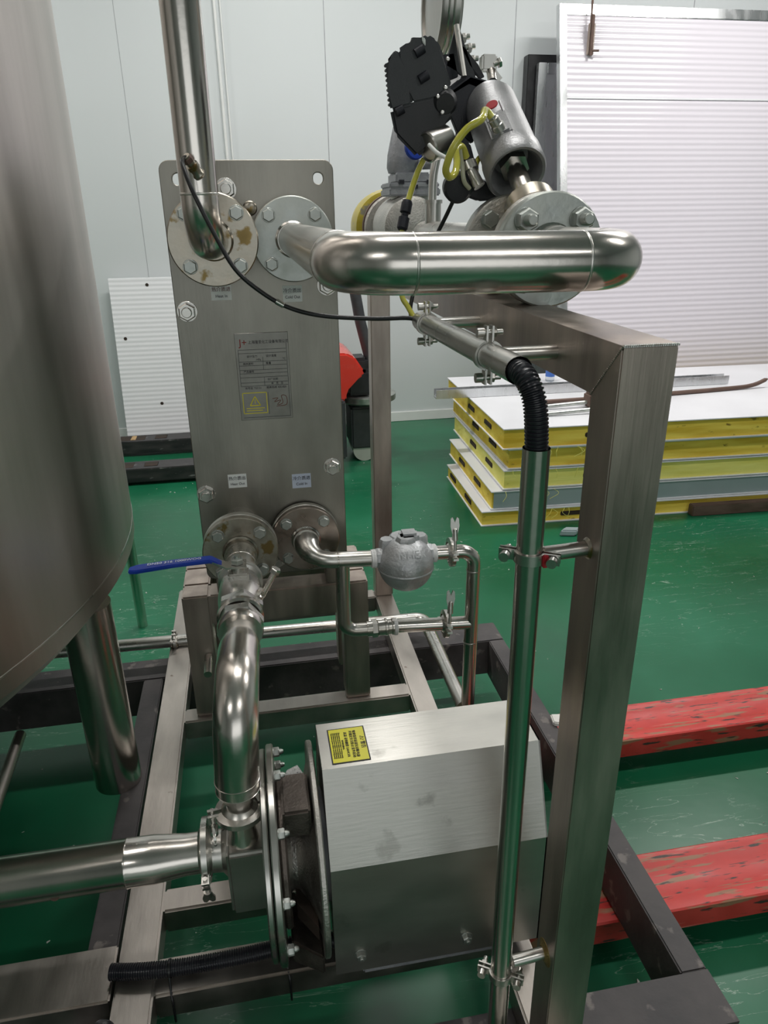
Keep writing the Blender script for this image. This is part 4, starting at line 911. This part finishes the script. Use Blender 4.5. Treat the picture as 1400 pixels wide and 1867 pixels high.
cmid = conduit_clamp('two-bolt clamp halfway up the upright conduit with a rod to the post', (0.2748, 0.66, -0.343), (0, 0, 1), 0.0142, ((0.2905, 0.66, -0.343), (0.343, 0.664, -0.343)), (1, -0.6, 0))
bm = nb(); g0 = V(0.2748, 0.66, -0.343)+V(0.0125, -0.013, 0); box(bm, g0.x-0.003, g0.x+0.003, g0.y-0.003, g0.y+0.003, g0.z-0.009, g0.z+0.006, 0.001)
obj('rubber_liner', bm, 'red_rubber', cmid)
conduit_clamp('two-bolt clamp near the foot of the upright conduit with a stub to the post', (0.2763, 0.66, -1.005), (0, 0, 1), 0.0142, ((0.2925, 0.66, -0.985), (0.343, 0.664, -0.985)), (1, -0.6, 0))

for zz in (-0.343, -0.985):
    pass
# ================================================================== LOWER LEFT OUTLET LINE (heat exchanger to pump)
t = thing('outlet_pipe', (-0.06, 1.5, -0.74), 'flanged stainless stub pipe leaving the lower left port of the heat exchanger', 'pipe')
lx, lz, ly = -0.059, -0.657, 1.402
bm = nb(); lathe(bm, (lx, ly+0.036, lz), (0, 1, 0), [(0, 0.045), (0.02, 0.036), (HY-ly-0.036, 0.036)], 32); obj('port_neck', bm, 'steel_tube', t)
flange('port_flange', t, (lx, ly, lz), (0, 1, 0), 0.0785, 0.017, 'steel_stained')
flange('counter_flange', t, (lx, ly+0.019, lz), (0, 1, 0), 0.0785, 0.017, 'steel_flange')
bolt_ring(t, (lx, ly, lz), (0, -1, 0), 0.0605)
bm = nb(); neck(bm, (lx, ly, lz), (0, -1, 0), 0.02, 0.0335); obj('weld_collar', bm, 'steel_stained', t)
bm = nb(); sweep(bm, [(lx, ly, lz), (lx, 1.27, lz)], 0.0302, 36); obj('tube', bm, 'steel_tube', t)
bm = nb(); lathe(bm, (lx, 1.345, lz), (0, -1, 0), [(0, 0.0302), (0.001, 0.0309), (0.003, 0.0309), (0.004, 0.0302)], 36, False); lathe(bm, (lx, 1.281, lz), (0, -1, 0), [(0, 0.0302), (0.002, 0.0425), (0.008, 0.0425), (0.010, 0.0405)], 36); obj('weld_seam', bm, 'steel_tube', t)
# ball valve
t = thing('ball_valve', (lx, 1.17, lz-0.05), 'stainless ball valve with a long blue lever left of the exchanger foot', 'valve')
VB0, VB1 = 1.27, 1.075
bm = nb(); lathe(bm, (lx, 1.2705, lz), (0, -1, 0), [(0, 0.0405), (0.006, 0.0425), (0.009, 0.0425), (0.012, 0.036), (0.025, 0.0385), (0.055, 0.0405), (0.085, 0.0405), (0.10, 0.038), (0.13, 0.034)], 40); obj('valve_body', bm, 'steel_tube', t)
bm = nb(); hexa(bm, (lx, 1.163, lz), (0, -1, 0), 0.0425, 0.020, 0.3); obj('union_nut', bm, 'steel_tube', t)
bm = nb(); lathe(bm, (lx, 1.143, lz), (0, -1, 0), [(0, 0.036), (0.004, 0.041), (0.012, 0.041), (0.016, 0.037)], 36); obj('union_ring', bm, 'steel_polished', t)
bm = nb(); hexa(bm, (lx, 1.122, lz), (0, -1, 0), 0.0405, 0.022, 0.1); obj('union_nut', bm, 'steel_tube', t)
bm = nb(); lathe(bm, (lx, 1.100, lz), (0, -1, 0), [(0, 0.036), (0.003, 0.0395), (0.012, 0.0395), (0.020, 0.037)], 36); obj('union_ring', bm, 'steel_polished', t)
sy = 1.215
bm = nb(); box(bm, lx-0.019, lx+0.019, sy-0.017, sy+0.017, lz+0.030, lz+0.052, 0.003); cyl(bm, (lx, sy, lz+0.05), (lx, sy, lz+0.066), 0.013, 20); obj('stem_block', bm, 'cast_steel', t)
bm = nb(); hexa(bm, (lx, sy, lz+0.067), (0, 0, 1), 0.0115, 0.010); cyl(bm, (lx, sy, lz+0.066), (lx, sy, lz+0.083), 0.0055, 14); obj('stem_nut', bm, 'zinc', t)
# lever : flat strip from stem to the left, bent
hz = lz+0.064
lp = [V(lx+0.016, sy, hz), V(lx-0.020, sy, hz), V(lx-0.046, sy+0.002, hz+0.013), V(-0.250, sy+0.012, hz+0.003)]
def strip(bm, pts, w0, th):
    prev = None
    for i, p in enumerate(pts):
        ww = w0[i]; q = [bm.verts.new(p+V(0, a*ww, b*th)) for a, b in ((-1, -1), (1, -1), (1, 1), (-1, 1))]
        if prev:
            for j in range(4): bm.faces.new((prev[j], prev[(j+1) % 4], q[(j+1) % 4], q[j]))
        else: bm.faces.new(q[::-1])
        prev = q
    bm.faces.new(prev)
bm = nb(); strip(bm, lp[:3], [0.017, 0.014, 0.010], 0.0016); lev = obj('lever_arm', bm, 'steel_tube', t)
bm = nb(); hp2 = [V(lx-0.026, sy, hz+0.002), V(lx-0.046, sy+0.002, hz+0.014), V(-0.17, sy+0.007, hz+0.010), V(-0.238, sy+0.011, hz+0.003), V(-0.252, sy+0.012, hz+0.001)]
strip(bm, hp2, [0.009, 0.0105, 0.0115, 0.013, 0.008], 0.0038)
bmesh.ops.recalc_face_normals(bm, faces=bm.faces)
bmesh.ops.bevel(bm, geom=list(bm.edges), offset=0.0018, segments=2, affect='EDGES', clamp_overlap=True)
gr = obj('lever_grip', bm, 'blue_vinyl', t, label='blue vinyl lever sleeve')
text('lettering', 'DN50 316 1000WOG', 0.0105, 'ink_white', gr, ((-0.17), sy+0.0065, hz+0.0140), (1, -0.03, 0.05), (0, 1, 0), 1.0, 0.0006)
# grease nipple / drain bolt at the valve right side
bm = nb(); a = V(lx+0.040, 1.185, lz+0.01); cyl(bm, a, a+V(0.028, 0.0, 0.050), 0.0055, 14); hexa(bm, a+V(0.025, 0, 0.045), (0.5, 0, 0.86), 0.0095, 0.010); lathe(bm, a-V(0.01, 0, 0.006), (0.5, 0, 0.86), [(0, 0.010), (0.012, 0.010), (0.014, 0.007), (0.022, 0.007)], 14); obj('drain_bolt', bm, 'steel_polished', t)
# elbow down to pump
PYc = 0.93; PXd = -0.078; NY = 0.900
t = thing('pump_outlet_bend', (-0.08, 0.95, -0.9), 'thick polished stainless bend dropping from the ball valve to the pump', 'pipe')
pth = rounded([(lx-0.002, 1.025, lz), (lx-0.008, NY, lz), (PXd+0.001, NY, -0.805)], 0.082, 20)
pth2 = [V(lx, 1.10, lz), V(lx, 1.062, lz), V(lx-0.001, 1.035, lz)]+pth
rad2 = [0.0275, 0.0275, 0.0338]+[0.0342]*len(pth)
bm = nb(); sweep(bm, pth2, rad2, 44); obj('bend_tube', bm, 'steel_polished', t)
e0 = V(PXd+0.001, NY, -0.803)
bm = nb(); lathe(bm, e0, (0, 0, -1), [(0, 0.0342), (0.0005, 0.0350), (0.003, 0.0350), (0.0035, 0.0342), (0.018, 0.0342), (0.0185, 0.0349), (0.020, 0.0342), (0.044, 0.0215), (0.050, 0.0205), (0.062, 0.0205)], 44); obj('reducer', bm, 'steel_polished', t)
bm = nb(); ferrule(bm, (PXd, NY, -0.868), (0, 0, 1), 0.0205, 0.030, 0.005); obj('ferrule', bm, 'steel_tube', t)
tri_clamp('three-piece hinged clamp joining the polished bend to the pump outlet', (PXd, NY, -0.868), (0, 0, 1), 0.030, (-1, -0.12, 0))

# ================================================================== PUMP
t = thing('centrifugal_pump', (0.1, 0.93, -1.2), 'stainless centrifugal pump with a bent sheet metal motor cover on the skid', 'pump')
AZ = -0.995
bm = nb(); lathe(bm, (PXd, NY, -0.874), (0, 0, -1), [(0, 0.0205), (0.030, 0.0205), (0.048, 0.024), (0.056, 0.025)], 36); obj('outlet_neck', bm, 'steel_polished', t)
bm = nb(); box(bm, -0.106, -0.042, 0.866, 1.00, -1.056, -0.926, 0.006, 3); obj('volute_casing', bm, 'steel_brushed', t)
bm = nb(); lathe(bm, (-0.106, PYc, -0.977), (-1, 0, 0), [(0, 0.046), (0.003, 0.042), (0.010, 0.034), (0.030, 0.0325)], 36); obj('suction_neck', bm, 'steel_tube', t)
# flange discs
fx = -0.046
bm = nb(); disc(bm, (fx, PYc, AZ), (1, 0, 0), 0.165, 0.010, 0.002, 72); obj('casing_flange', bm, 'steel_tube', t)
bm = nb(); disc(bm, (fx+0.012, PYc, AZ), (1, 0, 0), 0.172, 0.012, 0.002, 72); obj('cover_flange', bm, 'steel_tube', t)
bm = nb(); disc(bm, (fx+0.0245, PYc, AZ), (1, 0, 0), 0.120, 0.012, 0.003, 60); obj('back_plate', bm, 'cast_dark', t)
def flbolt():
    bm = nb(); disc(bm, (0, 0, 0), (0, 0, 1), 0.0085, 0.002, 0.0004, 20); hexa(bm, (0, 0, 0.002), (0, 0, 1), 0.0085, 0.009)
    lathe(bm, (0, 0, 0.010), (0, 0, 1), [(0, 0.005), (0.004, 0.005), (0.008, 0.003)], 14); return bm
for k in range(10):
    a = 0.32+2*PI*k/10
    place('casing_bolt', 'flbolt', flbolt, 'zinc', t, (fx+0.024, PYc-0.157*math.cos(a), AZ+0.157*math.sin(a)), (1, 0, 0))
# lantern bracket (cone with windows)
lx0, lx1 = fx+0.036, 0.035
bm = nb(); lathe(bm, (lx0, PYc, AZ), (1, 0, 0), [(0, 0.070), (0.006, 0.064), (0.014, 0.066), (0.030, 0.092), (lx1-lx0, 0.140)], 56)
obj('lantern_bracket', bm, 'cast_steel', t)
bm = nb(); prism(bm, [(lx0-0.005, PYc-0.100, AZ-0.095), (lx1, PYc-0.128, AZ-0.110), (lx1, PYc-0.128, AZ-0.150), (lx0-0.005, PYc-0.100, AZ-0.145)], (0, 0.10, 0), 0.003); obj('lantern_foot', bm, 'cast_dark', t)
bm = nb(); prism(bm, [(lx0+0.008, PYc-0.085, AZ-0.030), (lx1-0.006, PYc-0.135, AZ-0.030), (lx1-0.006, PYc-0.122, AZ-0.075), (lx0+0.008, PYc-0.085, AZ-0.062)], (0, 0.04, 0)); obj('lantern_window', bm, 'hollow_dark', t)
bm = nb(); disc(bm, (lx1, PYc, AZ), (1, 0, 0), 0.170, 0.010, 0.002, 72); obj('motor_flange', bm, 'cast_steel', t)
bm = nb(); box(bm, lx0-0.003, lx1-0.004, 0.862, 0.95, -0.905, -0.853, 0.004); obj('bearing_box', bm, 'cast_dark', t)
# motor body under the cover
bm = nb(); cyl(bm, (lx1+0.01, PYc, AZ), (0.37, PYc, AZ), 0.09, 40); obj('motor', bm, 'grey_casting', t)
for yy0 in (PYc-0.10, PYc+0.06):
    bm = nb(); box(bm, 0.10, 0.34, yy0, yy0+0.04, ST+0.0005, AZ-0.07, 0.003); obj('motor_foot', bm, 'grey_casting', t)
# cover
CY0, CY1 = 0.815, 1.045
prof = [(CY0, -1.168), (CY0, -0.935), (0.876, -0.790), (0.984, -0.790), (CY1, -0.935), (CY1, -1.168)]
th = 0.0025
inner = [(CY1-th, -1.168), (CY1-th, -0.9345), (0.983, -0.790-th), (0.877, -0.790-th), (CY0+th, -0.9345), (CY0+th, -1.168)]
cx0, cx1 = 0.053, 0.405
bm = nb(); a_ = [V(cx0, p[0], p[1]) for p in prof]; prism(bm, a_+[V(cx0, p[0], p[1]) for p in inner], (cx1-cx0, 0, 0))
prism(bm, [V(cx1-th, p[0], p[1]) for p in prof], (th, 0, 0)); prism(bm, [V(cx0+0.001, p[0], p[1]) for p in [(CY0+0.003, -1.13), (CY0+0.003, -0.936), (0.877, -0.793), (0.983, -0.793), (CY1-0.003, -0.936), (CY1-0.003, -1.13)]], (th, 0, 0))
cov = obj('motor_cover', bm, 'steel_cover', t, angle=20)
for (x, z) in ((0.095, -1.128), (0.275, -1.132)):
    place('cover_bolt', 'smallbolt', smallbolt, 'zinc', cov, (x, CY0, z), (0, -1, 0))
# warning sticker on the top face
zt = -0.790
sx0, sx1, sy0, sy1 = 0.0695, 0.1305, 0.884, 0.966
bm = nb(); box(bm, sx0, sx1, sy0, sy1, zt+0.0002, zt+0.0008); stk = obj('warning_sticker', bm, 'ink_dark', cov, label='yellow warning sticker with black border and lettering')
bm = nb(); box(bm, sx0+0.002, sx1-0.002, sy0+0.002, sy1-0.002, zt+0.0008, zt+0.0011); obj('sticker_face', bm, 'sticker_yellow', stk)
U_ = V(1, 0, 0); Rr = V(0, -1, 0)     # text reads from far to near, letters' tops to the right
def stx(s, size, fx_, fy_, m='ink_dark'): text('lettering', s, size, m, stk, (sx0+(sx1-sx0)*fx_, sy0+(sy1-sy0)*fy_, zt+0.0012), (0, -1, 0), (1, 0, 0), 1.0, 0.0002)
stx('△! 警告', 0.0085, 0.88, 0.52)
stx('维修保养前请先切断电源', 0.0058, 0.70, 0.5); stx('并锁定开关防止意外起动', 0.0058, 0.60, 0.5)
stx('高温 请勿触摸 DANGER', 0.0056, 0.46, 0.5); stx('WARNING', 0.0048, 0.36, 0.5)
for k in range(5): stx('Disconnect power before servicing pump', 0.0036, 0.30-0.05*k, 0.5)

# suction pipe
t = thing('suction_pipe', (-0.6, PYc, -1.02), 'long horizontal stainless pipe feeding the pump from the left', 'pipe')
sz = -0.975
bm = nb(); lathe(bm, (-1.6, PYc, sz+0.006), (1, 0, -0.004), [(0, 0.038), (1.33, 0.038), (1.331, 0.0386), (1.334, 0.0386), (1.335, 0.038), (1.375, 0.038), (1.425, 0.0325), (1.45, 0.0325)], 44); obj('tube', bm, 'steel_polished', t)
bm = nb(); ferrule(bm, (-0.142, PYc, sz+0.004), (1, 0, 0), 0.0325, 0.043, 0.005); obj('ferrule', bm, 'steel_tube', t)
bm = nb(); disc(bm, (-0.375, PYc-0.0345, sz-0.012), (0, -1, 0), 0.006, 0.0015, 0.0004, 14); obj('weld_spot', bm, 'brown_steel', t)
tri_clamp('hinged clamp with a hanging wing nut joining the suction pipe to the pump', (-0.142, PYc, sz+0.004), (1, 0, 0), 0.043, (0, -1, -0.25), lever=0.055)

# ================================================================== LOWER RIGHT: float trap and bypass
rx, rz, ry = 0.086, -0.696, 1.525
t = thing('trap_inlet_pipe', (rx, 1.5, -0.78), 'stainless elbow pipe from the lower right port to the round silver trap', 'pipe')
flange('port_flange', t, (rx, ry, rz), (0, 1, 0), 0.0785, 0.017, 'steel_brown_reflection')
flange('counter_flange', t, (rx, ry+0.019, rz), (0, 1, 0), 0.0785, 0.017, 'steel_flange')
bolt_ring(t, (rx, ry, rz), (0, -1, 0), 0.0605)
bm = nb(); neck(bm, (rx, ry, rz), (0, -1, 0), 0.014, 0.030); obj('weld_collar', bm, 'steel_tube', t)
TY = 1.45
pt = rounded([(rx, ry, rz), (rx, TY, rz-0.003), (rx+0.012, TY, rz-0.018), (0.255, TY, -0.7265)], [0.0, 0.0], 6)
pt = rounded([(rx, ry, rz), (rx+0.004, TY, rz-0.02), (0.252, TY, -0.724)], 0.055, 14)
rads = [0.029]+[0.029-0.0105*min(1, k/8) for k in range(len(pt)-2)]+[0.0180]
bm = nb(); sweep(bm, pt, rads, 32); obj('elbow_tube', bm, 'steel_tube', t)
bm = nb(); lathe(bm, (0.148, TY, -0.7185), (1, 0, -0.02), [(0, 0.0180), (0.001, 0.0188), (0.003, 0.0188), (0.004, 0.0180)], 28, False); obj('weld_seam', bm, 'steel_polished', t)
# float trap
t = thing('float_trap', (0.305, TY, -0.80), 'round silver-painted ball float steam trap beside the heat exchanger foot', 'steam trap')
bc = V(0.303, TY-0.012, -0.737)
bm = nb(); lathe(bm, bc-V(0, 0, 0.0635), (0, 0, 1), [(0.0635-0.0635*math.cos(PI*k/20), max(0.0, 0.0635*math.sin(PI*k/20))) for k in range(21)], 48); lathe(bm, bc+V(0, 0, -0.012), (0, 0, 1), [(0, 0.0628), (0.002, 0.0642), (0.005, 0.0642), (0.007, 0.0630)], 48, False); obj('ball_body', bm, 'silver_paint', t)
bm = nb(); lathe(bm, (0.250, TY, -0.724), (1, 0, 0), [(-0.014, 0.022), (-0.010, 0.024), (0.010, 0.026), (0.03, 0.034)], 8); obj('end_hub', bm, 'silver_paint', t); bm = nb(); lathe(bm, (0.352, TY, -0.724), (1, 0, 0), [(-0.02, 0.034), (0.004, 0.025), (0.014, 0.024)], 8); obj('end_hub', bm, 'silver_paint', t)
for xx in (0.231, 0.370):
    bm = nb(); lathe(bm, (xx, TY, -0.724), (1, 0, 0), [(-0.007, 0.0185), (-0.005, 0.0215), (-0.002, 0.0205), (0.001, 0.0215), (0.005, 0.0212), (0.007, 0.0185)], 24); obj('sealing_tape', bm, 'white_tape', t)
bm = nb()
for (dx, dy, r_, h_) in ((-0.040, 0.02, 0.018, 0.010), (0.0, -0.002, 0.024, 0.022), (0.035, 0.02, 0.020, 0.014), (-0.005, 0.03, 0.03, 0.012)):
    lathe(bm, bc+V(dx, dy, 0.040), (0, 0, 1), [(-0.03, r_*1.1), (h_, r_), (h_+0.006, r_*0.8)], 8)
box(bm, bc.x-0.012, bc.x+0.030, bc.y-0.01, bc.y+0.03, bc.z+0.05, bc.z+0.074, 0.006); obj('cap_casting', bm, 'silver_paint', t)
text('lettering', 'NHER', 0.024, 'silver_paint', t, bc+V(0.004, -0.050, 0.043), (1, 0, 0), (0, 0.62, 0.78), 1.0, 0.002)
# outlet & bypass pipework
t = thing('trap_outlet_pipe', (0.47, TY, -1.25), 'stainless pipe leaving the silver trap, turning down to the low header', 'pipe')
bm = nb(); sweep(bm, rounded([(0.366, TY, -0.724), (0.468, TY, -0.727), (0.4655, TY, -1.185)], 0.036, 14), 0.0165, 32); obj('tube', bm, 'steel_polished', t)
bm = nb(); ferrule(bm, (0.412, TY, -0.7255), (1, 0, 0), 0.0165, 0.025, 0.004); obj('ferrule', bm, 'steel_tube', t)
bm = nb(); lathe(bm, (0.467, TY, -0.775), (0, 0, -1), [(0, 0.0165), (0.001, 0.0171), (0.003, 0.0171), (0.004, 0.0165)], 28, False); lathe(bm, (0.466, TY, -0.97), (0, 0, -1), [(0, 0.0165), (0.001, 0.0171), (0.003, 0.0171), (0.004, 0.0165)], 28, False); obj('weld_seam', bm, 'steel_tube', t)
tri_clamp('small hinged clamp right of the silver ball trap, wing nut up', (0.412, TY, -0.7255), (1, 0, 0), 0.025, (0, -0.9, 0.15), None, lever=-0.085)
t = thing('bypass_pipe', (0.3, TY, -0.93), 'U-shaped stainless bypass pipe passing below the silver ball trap', 'pipe')
bm = nb(); sweep(bm, rounded([(0.160, TY, -0.722), (0.158, TY, -0.905), (0.222, TY, -0.907)], 0.030, 12), 0.0160, 32); obj('inlet_tube', bm, 'steel_tube', t)
bm = nb(); lathe(bm, (0.212, TY, -0.907), (1, 0, 0), [(0, 0.0185), (0.012, 0.0185)], 32); hexa(bm, (0.224, TY, -0.907), (1, 0, 0), 0.0215, 0.014); lathe(bm, (0.238, TY, -0.907), (1, 0, 0), [(0, 0.0185), (0.016, 0.0190), (0.017, 0.0205), (0.022, 0.0205), (0.024, 0.0175), (0.032, 0.0175), (0.034, 0.0195), (0.044, 0.0195)], 32); obj('union', bm, 'steel_tube', t)
bm = nb(); lathe(bm, (0.275, TY, -0.908), (1, 0, 0), [(0, 0.018), (0.001, 0.0205), (0.008, 0.0205), (0.010, 0.018)], 28); obj('sealing_tape', bm, 'white_tape', t)
bm = nb(); sweep(bm, [(0.284, TY, -0.908), (0.463, TY, -0.919)], 0.0160, 32); obj('outlet_tube', bm, 'steel_polished', t)
bm = nb(); ferrule(bm, (0.402, TY, -0.915), (1, 0, -0.06), 0.0160, 0.025, 0.004); obj('ferrule', bm, 'steel_tube', t)
tri_clamp('small hinged clamp on the lower bypass pipe below the silver ball', (0.402, TY, -0.915), (1, 0, -0.06), 0.025, (0, -0.9, 0.15), None, lever=-0.09)
# low header
t = thing('condensate_header', (-0.2, 1.94, -1.2), 'low horizontal stainless pipe crossing behind the exchanger stand', 'pipe')
bm = nb(); sweep(bm, rounded([(-1.6, 1.95, -1.168), (0.468, 1.95, -1.20), (0.468, 1.49, -1.20)], 0.03, 10), 0.0185, 28); obj('tube', bm, 'steel_tube', t)
bm = nb(); cyl(bm, (-0.300, 1.93, -1.199), (-0.300, 1.945, -1.175), 0.010, 14); obj('support_stub', bm, 'steel_stained', t)
tri_clamp('small clamp on the low header above the left skid rail', (-0.300, 1.95, -1.187), (1, 0, 0), 0.020, (0, -0.4, 1), lever=0.03)

# ================================================================== TANK
TC = V(-1.403, 1.539, 0); TR = 1.096
t = thing('mixing_tank', (TC.x, TC.y, -1.26), 'large stainless cylindrical tank filling the left side of the picture', 'tank')
bm = nb()
lathe(bm, (TC.x, TC.y, -0.70), (0, 0, 1), [(-0.30, 0.0), (-0.29, 0.25), (-0.255, 0.55), (-0.19, 0.80), (-0.11, 0.98), (-0.045, 1.055), (0.0, TR), (0.004, TR), (1.9, TR), (1.92, TR-0.02)], 160)
obj('tank_shell', bm, 'tank_steel', t)
bm = nb(); lathe(bm, (TC.x, TC.y, -0.668), (0, 0, 1), [(0, TR), (0.001, TR+0.0008), (0.004, TR+0.0008), (0.005, TR)], 160, False)
a0 = math.radians(-38)
cyl(bm, (TC.x+math.cos(a0)*(TR+0.0002), TC.y+math.sin(a0)*(TR+0.0002), -0.70), (TC.x+math.cos(a0)*(TR+0.0002), TC.y+math.sin(a0)*(TR+0.0002), -0.668), 0.002, 8)
obj('weld_seam', bm, 'steel_tube', t)
for (lx_, ly_, zb) in ((-0.402, 1.462, -1.259), (-2.40, 1.46, -1.5), (-1.4, 0.62, -1.5), (-1.4, 2.46, -1.5)):
    bm = nb(); cyl(bm, (lx_, ly_, zb), (lx_, ly_, -0.775), 0.0535, 48); obj('leg', bm, 'steel_polished', t)
# slim upright pipe behind the tank
bm = nb(); cyl(bm, (-0.515, 2.60, F), (-0.515, 2.60, -0.1), 0.019, 20)
tag(obj('upright_pipe', bm, 'steel_polished'), 'slim upright stainless pipe standing on the floor behind the tank edge', 'pipe')

# ================================================================== CONDUIT HOSE TO THE PUMP
t = thing('corrugated_hose', (0, 0.83, -1.19), 'long black corrugated hose lying on the front skid rail to the pump', 'hose')
hp = resample(spline([(-0.322, 0.905, -1.186), (-0.27, 0.895, -1.184), (-0.20, 0.89, -1.184), (-0.10, 0.889, -1.182), (-0.02, 0.893, -1.180), (0.03, 0.892, -1.180), (0.075, 0.885, -1.182)], 14), 0.0010)
rr = [0.0135 if (k % 4) in (0, 1) else 0.0118 for k in range(len(hp))]
bm = nb(); sweep(bm, hp, rr, 20); obj('hose', bm, 'hose_plastic', t)
for xx in (-0.225, -0.03):
    bm = nb(); pz = -1.183; yy1 = 0.89 if xx < -0.1 else 0.893
    lathe(bm, (xx, yy1, pz), (1, 0, 0), [(0, 0.0150), (0.004, 0.0150)], 20, False); sweep(bm, spline([(xx+0.002, yy1-0.014, pz-0.003), (xx+0.004, yy1-0.03, pz-0.02), (xx+0.006, 0.852, -1.215), (xx+0.006, 0.850, -1.26)], 5), 0.002, 6); obj('wire_tie', bm, 'black_rubber', t)
bm = nb(); hp = resample(spline([(-0.32, 0.62, -1.186), (-0.29, 0.68, -1.178), (-0.285, 0.74, -1.178), (-0.31, 0.80, -1.185), (-0.335, 0.84, -1.23)], 12), 0.0012)
sweep(bm, hp, [0.014 if (k % 4) in (0, 1) else 0.012 for k in range(len(hp))], 20)
tag(obj('corrugated_hose', bm, 'hose_plastic'), 'dark corrugated hose curling over the left skid rail at the bottom edge', 'hose')

# ================================================================== FLOOR BITS
bm = nb()
prism(bm, [(-0.03, 1.60, F+0.001), (0.065, 1.585, F+0.001), (0.03, 1.675, F+0.001), (0.0, 1.66, F+0.001)], (0, 0, 0.02))
o = obj('stone_offcut', bm, 'granite'); tag(o, 'speckled grey stone offcut on the floor behind the pump flange', 'offcut')
bm = nb()
for k in range(420):
    x = random.uniform(-1.2, 3.5); y = random.uniform(0.75, 4.8); s = random.uniform(0.002, 0.007)
    if 1.0 < x < 4.2 and 3.1 < y: continue
    if x > 0.25 and (0.94 < y < 1.16 or 1.46 < y < 1.67): continue
    q = [V(x+random.uniform(-s, s), y+random.uniform(-s, s), F+0.0003) for _ in range(3)]
    bm_v = q
    try: prism(bm, q, (random.uniform(-s, s)*0.3, 0, s*0.5))
    except Exception: pass
o = obj('floor_chips', bm, 'chip_white'); o['kind'] = 'stuff'; tag(o, 'small pale paint and foam chips scattered over the green floor', 'debris')
for (c_, r_, lab) in (((0.93, 2.93, F+0.003), 0.04, 'small loop of pale wire lying on the green floor before the stack'),):
    bm = nb(); sweep(bm, spline([(c_[0]+r_*math.cos(a*0.9), c_[1]+r_*0.8*math.sin(a*1.05), c_[2]+0.004*(k % 3)) for k, a in enumerate([0.7*j for j in range(13)])], 5), 0.0014, 6)
    tag(obj('wire_loop', bm, 'chip_white'), lab, 'wire')
bm = nb(); prism(bm, [(1.42, 3.06, F+0.002), (1.50, 3.04, F+0.002), (1.53, 3.08, F+0.002), (1.46, 3.10, F+0.002)], (0.01, 0, 0.03), 0.006)
tag(obj('plastic_scrap', bm, 'sheet_edge_grey'), 'crumpled grey plastic scrap on the floor at the foot of the stack', 'scrap')
bm = nb(); prism(bm, [(0.70, 1.44, BT), (0.725, 1.43, BT), (0.735, 1.47, BT), (0.705, 1.475, BT)], (0.0, 0, 0.014), 0.003)
o = obj('foam_crumb', bm, 'chip_white'); tag(o, 'pale crumb of foam lying on the dark side beam', 'crumb')

# empties to the base centre of what they carry
bpy.context.view_layer.update()
for e in [o for o in COL.objects if o.type == 'EMPTY']:
    lo = Vector((1e9,)*3); hi = Vector((-1e9,)*3)
    def rec(o):
        for ch in o.children:
            if ch.type == 'MESH':
                for c in ch.bound_box:
                    wv = ch.matrix_world @ Vector(c)
                    for i in range(3): lo[i] = min(lo[i], wv[i]); hi[i] = max(hi[i], wv[i])
            rec(ch)
    rec(e)
    base = Vector(((lo.x+hi.x)/2, (lo.y+hi.y)/2, lo.z)); dlt = base-e.location
    e.location = base
    for ch in e.children: ch.location -= dlt
